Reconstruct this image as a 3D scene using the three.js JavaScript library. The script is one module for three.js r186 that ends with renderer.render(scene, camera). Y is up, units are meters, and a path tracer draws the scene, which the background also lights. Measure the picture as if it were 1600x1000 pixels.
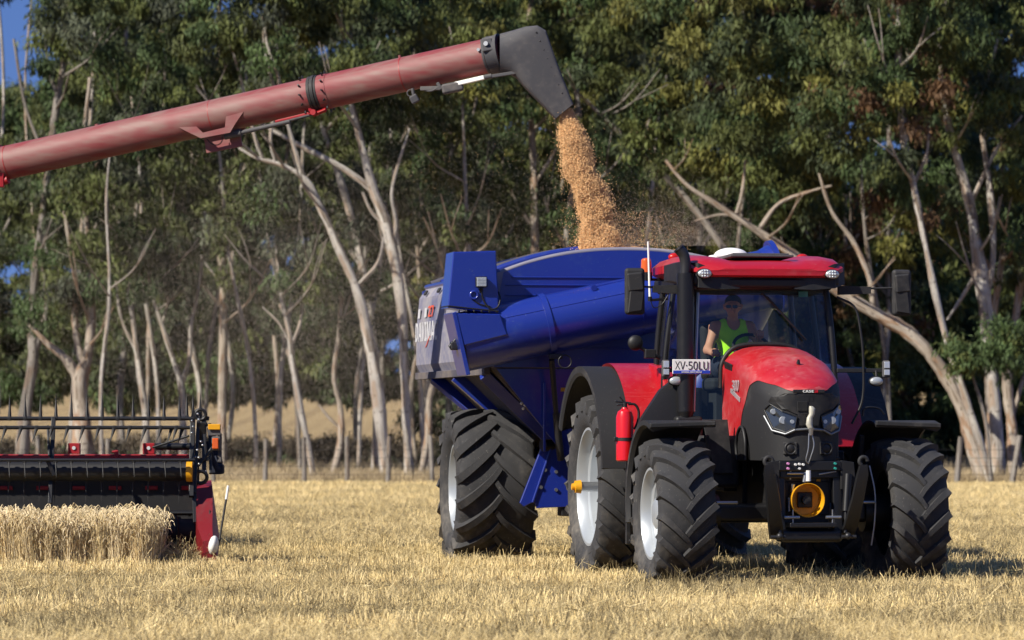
import * as THREE from 'three';
import { mergeGeometries, toCreasedNormals } from 'three/addons/utils/BufferGeometryUtils.js';
import { RoundedBoxGeometry } from 'three/addons/geometries/RoundedBoxGeometry.js';
import { MarchingCubes } from 'three/addons/objects/MarchingCubes.js';
import { FontLoader } from 'three/addons/loaders/FontLoader.js';
import { TextGeometry } from 'three/addons/geometries/TextGeometry.js';

// ---------------------------------------------------------------- camera, sky, sun, exposure
const scene = new THREE.Scene();
const FP = 7050, HORIZON = 665, EYE = 1.7;                       // long lens, low stand
const camera = new THREE.PerspectiveCamera(2 * Math.atan(500 / FP) * 180 / Math.PI, 1.6, 1, 3000);
camera.position.set(0, EYE, 0);
camera.rotation.x = Math.atan((HORIZON - 500) / FP);
camera.focus = 47.5;
camera.userData.fStop = 3.6;
const sunDir = new THREE.Vector3(-0.62, 0.63, 0.46).normalize();
// clear blue late-morning sky, computed: deeper overhead, paler low down, a soft brightening towards the sun
const skyTex = (() => {
  const W = 512, H = 256, d = new Float32Array(W * H * 4);
  for (let j = 0; j < H; j++) for (let i = 0; i < W; i++) {
    const el = ((j + 0.5) / H - 0.5) * Math.PI, az = ((i + 0.5) / W - 0.5) * 2 * Math.PI, y = Math.sin(el), x = Math.cos(az) * Math.cos(el), z = Math.sin(az) * Math.cos(el);
    const h = Math.exp(-Math.max(0, y) * 4.5), c = x * sunDir.x + y * sunDir.y + z * sunDir.z, g = 0.06 * Math.exp((c - 1) * 6) + 0.25 * Math.exp((c - 1) * 40), k = (j * W + i) * 4;
    d[k] = 0.036 + 0.062 * h + g; d[k + 1] = 0.085 + 0.100 * h + g * 0.96; d[k + 2] = 0.26 + 0.17 * h + g * 0.9; d[k + 3] = 1;
  }
  const t = new THREE.DataTexture(d, W, H, THREE.RGBAFormat, THREE.FloatType); t.mapping = THREE.EquirectangularReflectionMapping; t.magFilter = t.minFilter = THREE.LinearFilter; t.needsUpdate = true; return t;
})();
scene.background = skyTex; scene.environment = skyTex;
const sun = new THREE.DirectionalLight(new THREE.Color(1, 0.93, 0.81), 5);
sun.position.copy(sunDir).multiplyScalar(200).add(new THREE.Vector3(0, 0, -90));
sun.target.position.set(0, 0, -90);
sun.castShadow = true; sun.shadow.radius = 1;
sun.shadow.mapSize.set(4096, 4096);
Object.assign(sun.shadow.camera, { left: -90, right: 90, top: 90, bottom: -90, near: 1, far: 500 });
scene.add(sun, sun.target);
const renderer = new THREE.WebGLRenderer({ antialias: true });
renderer.setSize(1024, 640);
renderer.toneMapping = THREE.LinearToneMapping;
renderer.toneMappingExposure = 1.38;
renderer.shadowMap.enabled = true;

// ---------------------------------------------------------------- helpers
const V = (x, y, z) => new THREE.Vector3(x, y, z);
function rng(seed) { let a = seed >>> 0; return () => { a = (a + 0x6D2B79F5) | 0; let t = Math.imul(a ^ (a >>> 15), 1 | a); t = (t + Math.imul(t ^ (t >>> 7), 61 | t)) ^ t; return ((t ^ (t >>> 14)) >>> 0) / 4294967296; }; }
// a point of the place seen along a given sight line at a given distance
const at = (px, py, d) => V((px - 800) / FP * d, EYE - (py - HORIZON) / FP * d, -d);
const names = {};
function numbered(n) { names[n] = (names[n] ?? -1) + 1; return names[n] ? `${n}_${String(names[n]).padStart(3, '0')}` : n; }
function tag(o, label, category, group, kind) { o.userData.label = label; if (category) o.userData.category = category; if (group) o.userData.group = group; if (kind) o.userData.kind = kind; return o; }
function thing(name, label, category, p = [0, 0, 0], turn = 0, group) { const o = new THREE.Group(); o.name = numbered(name); o.position.set(...p); o.rotation.y = turn; scene.add(o); return tag(o, label, category, group); }
function mesh(name, geo, mat, parent) {
  if (Array.isArray(geo)) geo = merge(geo);
  const m = new THREE.Mesh(geo, mat); m.name = parent === scene ? numbered(name) : name; m.castShadow = m.receiveShadow = true; parent.add(m); return m;
}
function plain(g) { let o = g.index ? g.toNonIndexed() : g; if (!o.attributes.normal) o.computeVertexNormals(); if (!o.attributes.uv) o.setAttribute('uv', new THREE.BufferAttribute(new Float32Array(o.attributes.position.count * 2), 2)); for (const k of Object.keys(o.attributes)) if (!['position', 'normal', 'uv'].includes(k)) o.deleteAttribute(k); return o; }
function boxUV(g, s = 1) { const p = g.attributes.position, n = g.attributes.normal, u = g.attributes.uv; for (let i = 0; i < p.count; i++) { const ax = Math.abs(n.getX(i)), ay = Math.abs(n.getY(i)), az = Math.abs(n.getZ(i)); let a, b; if (ax >= ay && ax >= az) { a = p.getZ(i); b = p.getY(i); } else if (ay >= az) { a = p.getX(i); b = p.getZ(i); } else { a = p.getX(i); b = p.getY(i); } u.setXY(i, a * s, b * s); } return g; }
const merge = (list) => boxUV(mergeGeometries(list.map(plain)));
const mergeRaw = (list) => mergeGeometries(list.map(plain));
function rbox(w, h, d, x = 0, y = 0, z = 0, rx = 0, ry = 0, rz = 0, r = 0.012) {
  const rr = Math.min(r, w * 0.45, h * 0.45, d * 0.45);
  const g = rr > 0.0015 ? new RoundedBoxGeometry(w, h, d, 2, rr) : new THREE.BoxGeometry(w, h, d);
  g.applyMatrix4(new THREE.Matrix4().makeRotationFromEuler(new THREE.Euler(rx, ry, rz))); g.translate(x, y, z); return g;
}
function rod(a, b, r, r2 = r, n = 12) { const d = b.clone().sub(a), g = new THREE.CylinderGeometry(r2, r, d.length(), n); g.applyQuaternion(new THREE.Quaternion().setFromUnitVectors(V(0, 1, 0), d.clone().normalize())); g.translate((a.x + b.x) / 2, (a.y + b.y) / 2, (a.z + b.z) / 2); return g; }
function bar(a, b, w, h, r = 0.008) { const d = b.clone().sub(a), g = rbox(w, d.length(), h, 0, 0, 0, 0, 0, 0, r); const up = d.clone().normalize(); let side = V(1, 0, 0); if (Math.abs(up.x) > 0.9) side = V(0, 1, 0); const zz = side.clone().cross(up).normalize(), xx = up.clone().cross(zz).normalize(); g.applyMatrix4(new THREE.Matrix4().makeBasis(xx, up, zz)); g.translate((a.x + b.x) / 2, (a.y + b.y) / 2, (a.z + b.z) / 2); return g; }
function pipe(pts, r, n = 10, seg = 0) { return new THREE.TubeGeometry(new THREE.CatmullRomCurve3(pts, false, 'centripetal'), seg || pts.length * 6, r, n, false); }
function loft(rings, { capA = false, capB = false, closed = true, crease = 0.6 } = {}) {
  const n = rings[0].length, pos = [], uv = [], idx = [];
  rings.forEach((r, i) => r.forEach((p, j) => { pos.push(p.x, p.y, p.z); uv.push(j / n, i / rings.length); }));
  const m = closed ? n : n - 1;
  for (let i = 0; i < rings.length - 1; i++) for (let j = 0; j < m; j++) { const a = i * n + j, b = i * n + (j + 1) % n, c = a + n, d = b + n; idx.push(a, b, d, a, d, c); }
  const cap = (i, flip) => { const r = rings[i], c = r.reduce((s, p) => s.add(p), V(0, 0, 0)).multiplyScalar(1 / n), k = pos.length / 3; pos.push(c.x, c.y, c.z); uv.push(0, 0); for (let j = 0; j < n; j++) { const a = i * n + j, b = i * n + (j + 1) % n; flip ? idx.push(k, b, a) : idx.push(k, a, b); } };
  if (capA) cap(0, true); if (capB) cap(rings.length - 1, false);
  const g = new THREE.BufferGeometry(); g.setAttribute('position', new THREE.Float32BufferAttribute(pos, 3)); g.setAttribute('uv', new THREE.Float32BufferAttribute(uv, 2)); g.setIndex(idx);
  return crease === null ? (g.computeVertexNormals(), g) : toCreasedNormals(g, crease);
}
// a flat polygon (list of [a,b]) given thickness; plane 'xy' | 'zy' | 'xz'
function plate(poly, t, plane = 'xy', off = 0, bevel = 0.004) {
  const s = new THREE.Shape(poly.map(([a, b]) => new THREE.Vector2(a, b)));
  const g = new THREE.ExtrudeGeometry(s, { depth: t, bevelEnabled: bevel > 0, bevelThickness: bevel, bevelSize: bevel, bevelSegments: 1, curveSegments: 8 });
  if (plane === 'zy') g.applyMatrix4(new THREE.Matrix4().set(0, 0, 1, 0, 0, 1, 0, 0, 1, 0, 0, 0, 0, 0, 0, 1));
  if (plane === 'xz') g.applyMatrix4(new THREE.Matrix4().set(1, 0, 0, 0, 0, 0, 1, 0, 0, 1, 0, 0, 0, 0, 0, 1));
  if (plane === 'xy') g.translate(0, 0, off); else if (plane === 'zy') g.translate(off, 0, 0); else g.translate(0, off, 0);
  if (plane !== 'xy') { const p = g.index ? g.toNonIndexed() : g; const a = p.attributes.position.array; for (let i = 0; i < a.length; i += 9) for (let k = 0; k < 3; k++) { const t0 = a[i + 3 + k]; a[i + 3 + k] = a[i + 6 + k]; a[i + 6 + k] = t0; } p.computeVertexNormals(); return p; }
  return g;
}
function latheX(profile, seg = 48) { const g = new THREE.LatheGeometry(profile.map(([x, r]) => new THREE.Vector2(Math.max(r, 0.0001), x)), seg); g.rotateZ(-Math.PI / 2); return toCreasedNormals(g, 0.6); }
// periodic value noise for textures
function noiseGrid(n, seed) { const r = rng(seed), a = new Float32Array(n * n); for (let i = 0; i < a.length; i++) a[i] = r(); return (u, v) => { const x = ((u % 1) + 1) % 1 * n, y = ((v % 1) + 1) % 1 * n, i = Math.floor(x), j = Math.floor(y), f = x - i, g = y - j, s = f * f * (3 - 2 * f), t = g * g * (3 - 2 * g), A = a[(j % n) * n + i % n], B = a[(j % n) * n + (i + 1) % n], C = a[((j + 1) % n) * n + i % n], D = a[((j + 1) % n) * n + (i + 1) % n]; return A + (B - A) * s + (C - A) * t + (A - B - C + D) * s * t; }; }
function fbm(n, oct, seed) { const L = []; for (let i = 0; i < oct; i++) L.push(noiseGrid(n << i, seed + i * 17)); return (u, v) => { let s = 0, w = 0.5, q = 0; for (const f of L) { s += w * f(u, v); q += w; w *= 0.55; } return s / q; }; }
function tex(w, h, fn, srgb = true, rep = 1, repY = rep) {
  const d = new Uint8Array(w * h * 4);
  for (let j = 0; j < h; j++) for (let i = 0; i < w; i++) { const c = fn(i / w, j / h); const k = (j * w + i) * 4; for (let q = 0; q < 3; q++) d[k + q] = Math.max(0, Math.min(255, c[q])); d[k + 3] = 255; }
  const t = new THREE.DataTexture(d, w, h); t.wrapS = t.wrapT = THREE.RepeatWrapping; t.magFilter = THREE.LinearFilter; t.minFilter = THREE.LinearMipmapLinearFilter; t.generateMipmaps = true; if (srgb) t.colorSpace = THREE.SRGBColorSpace; t.repeat.set(rep, repY); t.needsUpdate = true; return t;
}
const mix = (a, b, t) => a.map((x, i) => x + (b[i] - x) * t), sat = (x) => Math.max(0, Math.min(1, x)), sst = (a, b, x) => { const t = sat((x - a) / (b - a)); return t * t * (3 - 2 * t); };
// painted steel with dust lying on it in patches and specks
function dusty(seed, paint, dust, lo, hi, specks = 0.5, size = 512) {
  const A = fbm(3, 5, seed), B = fbm(40, 2, seed + 5), C = fbm(128, 1, seed + 9);
  return tex(size, size, (u, v) => { const n = A(u, v); let k = sst(lo, hi, n * 0.8 + B(u, v) * 0.2); k = sat(k * (0.65 + 0.5 * B(u, v))); let c = mix(paint, dust, k); const s = C(u, v); if (s > 0.965 - 0.03 * specks) c = mix(c, dust, 0.55); return c; }, true, 0.45);
}
const std = (color, roughness = 0.6, metalness = 0, more = {}) => new THREE.MeshStandardMaterial({ color, roughness, metalness, ...more });
const tx = (map, roughness = 0.6, more = {}) => new THREE.MeshStandardMaterial({ map, roughness, ...more });
const bumpFine = (() => { const A = fbm(64, 2, 77); return tex(256, 256, (u, v) => { const n = A(u, v) * 255; return [n, n, n]; }, false, 4); })();

const M = {
  red: new THREE.MeshPhysicalMaterial({ map: dusty(11, [168, 12, 20], [176, 98, 90], 0.42, 0.95, 1.5), roughness: 0.38, clearcoat: 0.5, clearcoatRoughness: 0.25 }),
  bonnetRed: new THREE.MeshPhysicalMaterial({ map: dusty(13, [170, 12, 20], [180, 106, 101], 0.16, 0.85, 2.6), roughness: 0.45, clearcoat: 0.35, clearcoatRoughness: 0.3 }),
  combineRed: tx(dusty(21, [124, 24, 34], [128, 94, 88], 0.10, 0.66, 0.6), 0.6),
  headerRed: tx(dusty(23, [150, 16, 26], [136, 78, 72], 0.5, 0.95, 0.6), 0.5),
  blue: new THREE.MeshPhysicalMaterial({ map: dusty(31, [18, 40, 130], [78, 88, 132], 0.50, 1.0, 1.4), roughness: 0.40, clearcoat: 0.7, clearcoatRoughness: 0.16 }),
  blueDusty: tx(dusty(33, [92, 94, 124], [148, 144, 148], 0.12, 0.72, 1), 0.75),
  binUnder: tx(dusty(35, [70, 68, 78], [120, 110, 100], 0.3, 0.8, 1), 0.8),
  black: tx(dusty(41, [22, 22, 24], [66, 62, 58], 0.5, 1.0, 0.6), 0.55),
  blackDusty: tx(dusty(43, [30, 30, 32], [84, 80, 76], 0.4, 0.95, 0.8), 0.7),
  frameBlack: tx(dusty(45, [20, 20, 22], [58, 54, 50], 0.55, 1.0, 0.3), 0.42),
  rubber: tx(dusty(51, [50, 50, 52], [122, 116, 107], 0.30, 0.95, 1.2), 0.82, { bumpMap: bumpFine, bumpScale: 0.003 }),
  spoutGrey: tx(dusty(53, [66, 66, 70], [112, 106, 100], 0.3, 0.85, 0.5), 0.75),
  rim: std(0xb4babf, 0.38, 0.45),
  steel: std(0xa6a8aa, 0.35, 0.85),
  darkSteel: std(0x3a3a3c, 0.45, 0.6),
  white: std(0xe6e6e2, 0.45),
  yellow: std(0xd99a12, 0.5),
  yellowBright: std(0xe6c41a, 0.5),
  amber: new THREE.MeshPhysicalMaterial({ color: 0xd05a08, roughness: 0.25, clearcoat: 1 }),
  lens: new THREE.MeshPhysicalMaterial({ color: 0xc8ccd0, roughness: 0.2, metalness: 0.4, clearcoat: 1 }),
  led: std(0xb4babe, 0.3, 0.4),
  headGlass: new THREE.MeshPhysicalMaterial({ color: 0xffffff, transmission: 1, thickness: 0, roughness: 0.03, ior: 1.5 }),
  glass: new THREE.MeshPhysicalMaterial({ color: new THREE.Color(0.84, 0.92, 0.93), transmission: 1, thickness: 0, roughness: 0.02, ior: 1.5 }),
  seat: std(0x17181a, 0.85),
  extRed: new THREE.MeshPhysicalMaterial({ color: 0xd0141a, roughness: 0.28, clearcoat: 0.8 }),
  skin: std(0xb98268, 0.6),
  hivis: std(0xb4f524, 0.8),
  navy: std(0x1c2233, 0.9),
  hair: std(0x2a211c, 0.85),
  mirror: std(0x9aa0a6, 0.06, 1),
  bluePlate: std(0x1f3fae, 0.5),
  ink: std(0x101010, 0.6),
  orange: std(0xd2502a, 0.6),
  lettering: std(0xc4c4c6, 0.6),
  screen: std(0xb8e6ee, 0.4),
};
M.combineRed.map.repeat.set(0.13, 0.5);
M.dividerRed = tx(dusty(27, [112, 10, 20], [104, 56, 54], 0.5, 0.95, 0.6), 0.5);
const font = await new FontLoader().loadAsync('fonts/droid/droid_sans_bold.typeface.json');
const fontR = await new FontLoader().loadAsync('fonts/droid/droid_sans_regular.typeface.json');
// flat raised lettering fitted into width x height, in the xy plane facing +z, centred
function letters(text, w, h, t = 0.004, f = font, slant = 0) {
  const g = new TextGeometry(text, { font: f, size: 1, depth: t, curveSegments: 4, bevelEnabled: false }); g.computeBoundingBox(); const b = g.boundingBox;
  g.translate(-(b.min.x + b.max.x) / 2, -(b.min.y + b.max.y) / 2, 0); g.scale(w / (b.max.x - b.min.x), h / (b.max.y - b.min.y), 1);
  if (slant) g.applyMatrix4(new THREE.Matrix4().set(1, slant, 0, 0, 0, 1, 0, 0, 0, 0, 1, 0, 0, 0, 0, 1)); return g;
}
// wheels: axle along x, tread around it. chevron = +1 / -1 gives the way the lugs point
function tyreGeo(R, W, rimR, n, chevron, lugH, lugW, twist) {
  const b = R - lugH, h = W / 2, s = b - rimR, list = [];
  list.push(latheX([[-0.70 * h, rimR - 0.02], [-0.80 * h, rimR + 0.01], [-0.93 * h, rimR + 0.16 * s], [-1.0 * h, rimR + 0.42 * s], [-1.0 * h, rimR + 0.62 * s], [-0.955 * h, rimR + 0.83 * s], [-0.87 * h, b - 0.03], [-0.6 * h, b - 0.008], [0, b], [0.6 * h, b - 0.008], [0.87 * h, b - 0.03], [0.955 * h, rimR + 0.83 * s], [1.0 * h, rimR + 0.62 * s], [1.0 * h, rimR + 0.42 * s], [0.93 * h, rimR + 0.16 * s], [0.80 * h, rimR + 0.01], [0.70 * h, rimR - 0.02]], 72));
  for (const sd of [-1, 1]) for (let i = 0; i < n; i++) {
    const p0 = (i + (sd > 0 ? 0.5 : 0)) / n * Math.PI * 2, rings = [], N = 7;
    for (let k = 0; k <= N; k++) {
      const u = k < N ? k / (N - 1) : 1.0, x = sd * (-0.03 + u * (h * 0.985 + 0.03)) * (k === N ? 1.03 : 1);
      const phi = p0 + chevron * twist * (Math.pow(u, 0.8) + (k === N ? 0.06 : 0));
      const dx = sd * h, dp = chevron * twist * R * 0.9, L = Math.hypot(dx, dp), wide = lugW / 2 * (0.85 + 0.5 * u);
      const top = k === N ? b - 0.20 * s : R - 0.05 * Math.pow(u, 4) - (k === 0 ? 0.012 : 0), base = k === N ? b - 0.42 * s : b - 0.05 - 0.1 * Math.pow(u, 4);
      const ring = []; for (const [q, rr] of [[-1.2, base], [-0.92, top], [0.92, top], [1.2, base]]) { const xx = x - dp / L * wide * q * (k === N ? 0.2 : 0.8), pp = phi + dx / L * wide * q / R; ring.push(V(xx, rr * Math.cos(pp), rr * Math.sin(pp))); }
      rings.push(sd * 1 > 0 ? ring : ring.reverse());
    }
    list.push(loft(rings, { capA: true, capB: true, crease: 0.5 }));
  }
  return merge(list);
}
function rimGeo(rimR, W, dish, hubR) { const h = W / 2; return latheX([[0.70 * h, rimR - 0.02], [0.80 * h, rimR + 0.012], [0.835 * h, rimR + 0.015], [0.835 * h, rimR - 0.012], [0.72 * h, rimR - 0.035], [0.5 * h, rimR - 0.05], [0.45 * h, rimR - 0.09], [dish * h + 0.05, rimR - 0.11], [dish * h + 0.01, rimR * 0.74], [dish * h, rimR * 0.62], [dish * h + 0.05, rimR * 0.5], [dish * h + 0.05, hubR + 0.06], [dish * h + 0.06, hubR], [dish * h + 0.16, hubR - 0.01], [dish * h + 0.18, hubR - 0.05], [dish * h + 0.18, 0]], 56); }
const nutGeo = new THREE.CylinderGeometry(0.018, 0.018, 0.04, 6).rotateZ(Math.PI / 2);
function wheel(parent, x, y, z, side, tyre, rim, roll, bolts) {   // side -1: outer face towards -x
  const w = new THREE.Group(); w.name = 'wheel'; w.position.set(x, y, z); parent.add(w);
  const t = mesh('tyre', tyre, M.rubber, w); t.rotation.x = roll;
  const r = mesh('rim', rim, M.rim, w); if (side < 0) r.rotation.y = Math.PI;
  if (bolts) for (let i = 0; i < bolts.n; i++) { const q = i / bolts.n * Math.PI * 2, b = mesh('wheel_nut', nutGeo, M.steel, w); b.position.set(side * (bolts.x + 0.02), bolts.r * Math.cos(q), bolts.r * Math.sin(q)); }
  return w;
}
// ---------------------------------------------------------------- ground
const fieldTex = (() => { const A = fbm(4, 6, 101), B = fbm(90, 2, 103), C = noiseGrid(256, 107), D = fbm(7, 3, 109); return tex(1024, 1024, (u, v) => { const a = A(u, v), k = B(u * 1, v), f = C(u * 0.9, v); let c = mix([104, 82, 50], [206, 180, 126], sst(0.3, 0.75, 0.5 * a + 0.35 * k + 0.25 * f)); if (D(u, v) > 0.66) c = mix(c, [118, 96, 66], 0.4 * sst(0.66, 0.8, D(u, v))); if (f > 0.93) c = mix(c, [236, 218, 172], 0.6); if (f < 0.06) c = mix(c, [84, 66, 44], 0.5); return c; }, true, 0.25); })();
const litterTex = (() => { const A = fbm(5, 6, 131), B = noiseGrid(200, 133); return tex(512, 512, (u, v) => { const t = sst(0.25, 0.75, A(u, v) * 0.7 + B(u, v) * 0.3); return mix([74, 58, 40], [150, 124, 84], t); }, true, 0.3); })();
const ground = (() => {   // one sheet from the camera to the horizon: level field, then a low rise of dry paddock
  const zs = [], xs = []; for (let d = -20; d < 190; d += 6) zs.push(d); for (let d = 190; d < 700; d += 15) zs.push(d); for (let d = 700; d <= 1000; d += 100) zs.push(d);
  for (let x = -500; x < -100; x += 100) xs.push(x); for (let x = -100; x <= 100; x += 5) xs.push(x); for (let x = 200; x <= 500; x += 100) xs.push(x);
  const rise = (x, d) => sst(200, 620, d) * (8.2 + 1.2 * Math.sin(x * 0.013) + 1.2 * Math.sin(x * 0.05 + 1)) + sst(650, 1000, d) * 3;
  const g = loft(zs.map((d) => xs.map((x) => V(x, rise(x, d), -d))), { closed: false, crease: null }); const p = g.attributes.position, u = g.attributes.uv; for (let i = 0; i < p.count; i++) u.setXY(i, p.getX(i), p.getZ(i));
  const m = mesh('ground', g, tx(fieldTex, 0.95, { bumpMap: bumpFine, bumpScale: 0.02 }), scene); m.userData.kind = 'structure'; m.userData.label = 'harvested stubble field and dry paddock beyond the trees'; return m;
})();
{
  const xs = []; for (let i = 0; i <= 60; i++) xs.push(-42 + i * 1.4); const R = rng(3), j = xs.map(() => R());
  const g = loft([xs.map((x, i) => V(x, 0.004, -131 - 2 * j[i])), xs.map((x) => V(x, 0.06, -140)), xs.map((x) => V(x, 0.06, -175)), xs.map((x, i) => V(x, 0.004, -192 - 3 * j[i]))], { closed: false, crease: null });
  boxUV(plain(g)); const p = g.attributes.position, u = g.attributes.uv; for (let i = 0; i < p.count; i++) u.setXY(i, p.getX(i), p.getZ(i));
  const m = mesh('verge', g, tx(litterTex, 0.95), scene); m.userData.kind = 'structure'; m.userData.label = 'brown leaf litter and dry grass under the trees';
}
// an InstancedMesh of n copies; place(i) returns [x,y,z, yaw, tilt, tiltDir, scale, scaleY, color]
function scatter(name, geo, mat, n, place, parent = scene) {
  const im = new THREE.InstancedMesh(geo, mat, n), m = new THREE.Matrix4(), q = new THREE.Quaternion(), q2 = new THREE.Quaternion(), c = new THREE.Color(); let k = 0;
  for (let i = 0; i < n; i++) { const a = place(i); if (!a) continue; q.setFromAxisAngle(V(0, 1, 0), a[3]); q2.setFromAxisAngle(V(Math.cos(a[5]), 0, Math.sin(a[5])), a[4]); m.compose(V(a[0], a[1], a[2]), q2.multiply(q), V(a[6], a[6] * a[7], a[6])); im.setMatrixAt(k, m); c.setRGB(...a[8]); im.setColorAt(k, c); k++; }
  im.count = k; im.name = parent === scene ? numbered(name) : name; im.castShadow = im.receiveShadow = true; parent.add(im); im.userData.kind = 'stuff'; return im;
}
const whiteMat = new THREE.MeshStandardMaterial({ color: 0xffffff, roughness: 0.85, side: THREE.DoubleSide });
function blade(x, z, h, w, lean, dir, n = 1, yaw = 0) { // thin upright strip, n segments, bending over
  const pos = [], idx = []; const cx = Math.cos(yaw) * w / 2, cz = Math.sin(yaw) * w / 2;
  for (let i = 0; i <= n; i++) { const t = i / n, o = lean * t * t * h, y = h * t * Math.sqrt(Math.max(0.15, 1 - 0.4 * lean * lean * t)), s = 1 - 0.35 * t; pos.push(x + o * Math.cos(dir) - cx * s, y, z + o * Math.sin(dir) - cz * s, x + o * Math.cos(dir) + cx * s, y, z + o * Math.sin(dir) + cz * s); if (i) { const k = i * 2; idx.push(k - 2, k - 1, k + 1, k - 2, k + 1, k); } }
  const g = new THREE.BufferGeometry(); g.setAttribute('position', new THREE.Float32BufferAttribute(pos, 3)); g.setIndex(idx); g.computeVertexNormals(); return g;
}
function bunch(seed, n, rad, hMin, hMax, w, leanMax, seg = 1) { const R = rng(seed), l = []; for (let i = 0; i < n; i++) l.push(blade((R() - 0.5) * 2 * rad, (R() - 0.5) * 2 * rad, hMin + (hMax - hMin) * R(), w * (0.7 + 0.6 * R()), leanMax * R(), R() * 6.283, seg, R() * 3.14)); return mergeRaw(l); }
const straw = (R, b = 1) => { const t = R(), k = b * (0.55 + 0.8 * R()); return [(0.63 + 0.17 * t) * k, (0.48 + 0.17 * t) * k, (0.205 + 0.15 * t) * k]; };
const spanAt = (d, m = 1.1) => 800 / FP * d * m + 0.6;
const patchN = fbm(8, 4, 151);
{
  // cut stubble: short stalks in drill rows, loose straw lying between
  const R = rng(201);
  const clear = (x, z) => z < -51 && z > -54 && x < -3.9;
  const geoA = bunch(1, 13, 0.06, 0.04, 0.13, 0.005, 0.55), geoB = bunch(2, 10, 0.10, 0.05, 0.2, 0.006, 1.4);
  const put = (d0, d1, b, hs) => () => { const t = R(), d = Math.sqrt(d0 * d0 + (d1 * d1 - d0 * d0) * t), row = Math.round((R() * 2 - 1) * spanAt(d) / 0.19) * 0.19 + (R() - 0.5) * 0.07, x = row + d * 0.02; if (clear(x, -d)) return null; const n = sat((patchN(x * 0.025, d * 0.09) - 0.5) * 2.1 + 0.5); if (n < 0.25 && R() < 0.65) return null; const s = (0.8 + 0.5 * R()) * (0.65 + 0.7 * n); return [x, -0.005, -d, R() * 6.28, R() * 0.25, R() * 6.28, s, hs * (0.8 + 0.4 * R()), straw(R, b * (0.62 + 0.52 * n))]; };
  tag(scatter('stubble', geoA, whiteMat, 62000, put(31, 62, 1.0, 1.0)), 'short cut straw stubble over the field in front of the machines', 'stubble');
  tag(scatter('stubble', geoA, whiteMat, 60000, put(62, 133, 1.0, 0.85)), 'short cut straw stubble stretching back to the tree line', 'stubble');
  tag(scatter('loose_straw', geoB, whiteMat, 38000, (i) => { const t = R(), d = 31 + 60 * t * t, x = (R() * 2 - 1) * spanAt(d); if (clear(x, -d)) return null; const n = patchN(x * 0.11 + 0.3, d * 0.05); return [x, 0.0, -d, R() * 6.28, 0.7 + 0.8 * R(), R() * 6.28, 0.8 + 0.6 * R(), 1, n < 0.46 ? straw(R, 0.36) : straw(R, 0.9)]; }), 'loose straw and chaff lying between the stubble', 'straw');
}
{
  // standing wheat still to be cut, right in front of the header
  const R = rng(301), list = [];
  for (let i = 0; i < 9; i++) {
    const x = (R() - 0.5) * 0.13, z = (R() - 0.5) * 0.13, h = 0.40 + 0.31 * Math.sqrt(R()), dir = R() * 6.28, lean = 0.03 + 0.06 * R(), top = V(x + lean * Math.cos(dir), h, z + lean * Math.sin(dir));
    const mid = V(x + lean * 0.3 * Math.cos(dir), h * 0.55, z + lean * 0.3 * Math.sin(dir));
    list.push(rod(V(x, 0, z), mid, 0.0035, 0.003, 3), rod(mid, top, 0.003, 0.0022, 3));
    const tip = top.clone().add(V(0.022 * Math.cos(dir), 0.028, 0.022 * Math.sin(dir))), e2 = tip.clone().add(V(0.028 * Math.cos(dir), 0.02 - 0.05 * R(), 0.028 * Math.sin(dir))), e3 = e2.clone().add(V(0.02 * Math.cos(dir), -0.045, 0.02 * Math.sin(dir)));
    list.push(rod(top, tip, 0.0025, 0.0045, 4), rod(tip, e2, 0.0045, 0.005, 4), rod(e2, e3, 0.005, 0.002, 4));
    if (R() < 0.5) { const l = blade(0, 0, 0.2 + 0.15 * R(), 0.009, 0.5, R() * 6.28, 3, R() * 3.14); l.translate(x, 0.08 + 0.25 * R(), z); list.push(l); }
  }
  const g = mergeRaw(list);
  tag(scatter('standing_wheat', g, whiteMat, 2300, (i) => { const x = i < 1450 ? -4.12 - R() * 2.6 : -6.6 - R() * 7.2, d = 51.25 + 1.9 * R() + 0.06 * Math.sin(x * 5), n = patchN(x * 0.3, d * 0.3); return [x, 0, -d, R() * 6.28, 0.09 * R(), R() * 6.28, 0.9 + 0.2 * R(), 0.90 + 0.14 * R() + 0.14 * (n - 0.5), straw(R, 0.9 + 0.2 * n).map((v, q) => v * [1, 1.03, 1.25][q])]; }), 'strip of uncut ripe wheat standing in front of the header', 'wheat');
  tag(scatter('cut_straw_heap', bunch(8, 14, 0.12, 0.15, 0.4, 0.007, 1.2, 2), whiteMat, 160, () => [-3.95 + (R() * 0.42 - 0.05), 0.04 + 0.10 * R(), -52.3 - R() * 0.5, R() * 6.28, 1.2 + 0.5 * R(), R() * 6.28, 0.8, 0.9, straw(R, 0.8)]), 'small heap of cut straw beside the red crop divider', 'straw');
  // taller dry grass along the fence and under the trees
  const gg = bunch(11, 16, 0.22, 0.25, 0.75, 0.016, 0.9, 3);
  tag(scatter('dry_grass', gg, whiteMat, 16000, () => { const d = 131 + 40 * Math.pow(R(), 1.3), x = (R() * 2 - 1) * spanAt(d, 1.12), n = patchN(x * 0.03, d * 0.03); const k = 0.55 + 0.6 * R(); if (n < 0.36) return null; return [x, 0, -d, R() * 6.28, 0.35 * R(), R() * 6.28, 0.25 + 1.0 * n * R(), 1, [0.50 * k, 0.39 * k, 0.23 * k]]; }), 'brown dry grass along the fence under the trees', 'grass');
}
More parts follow.
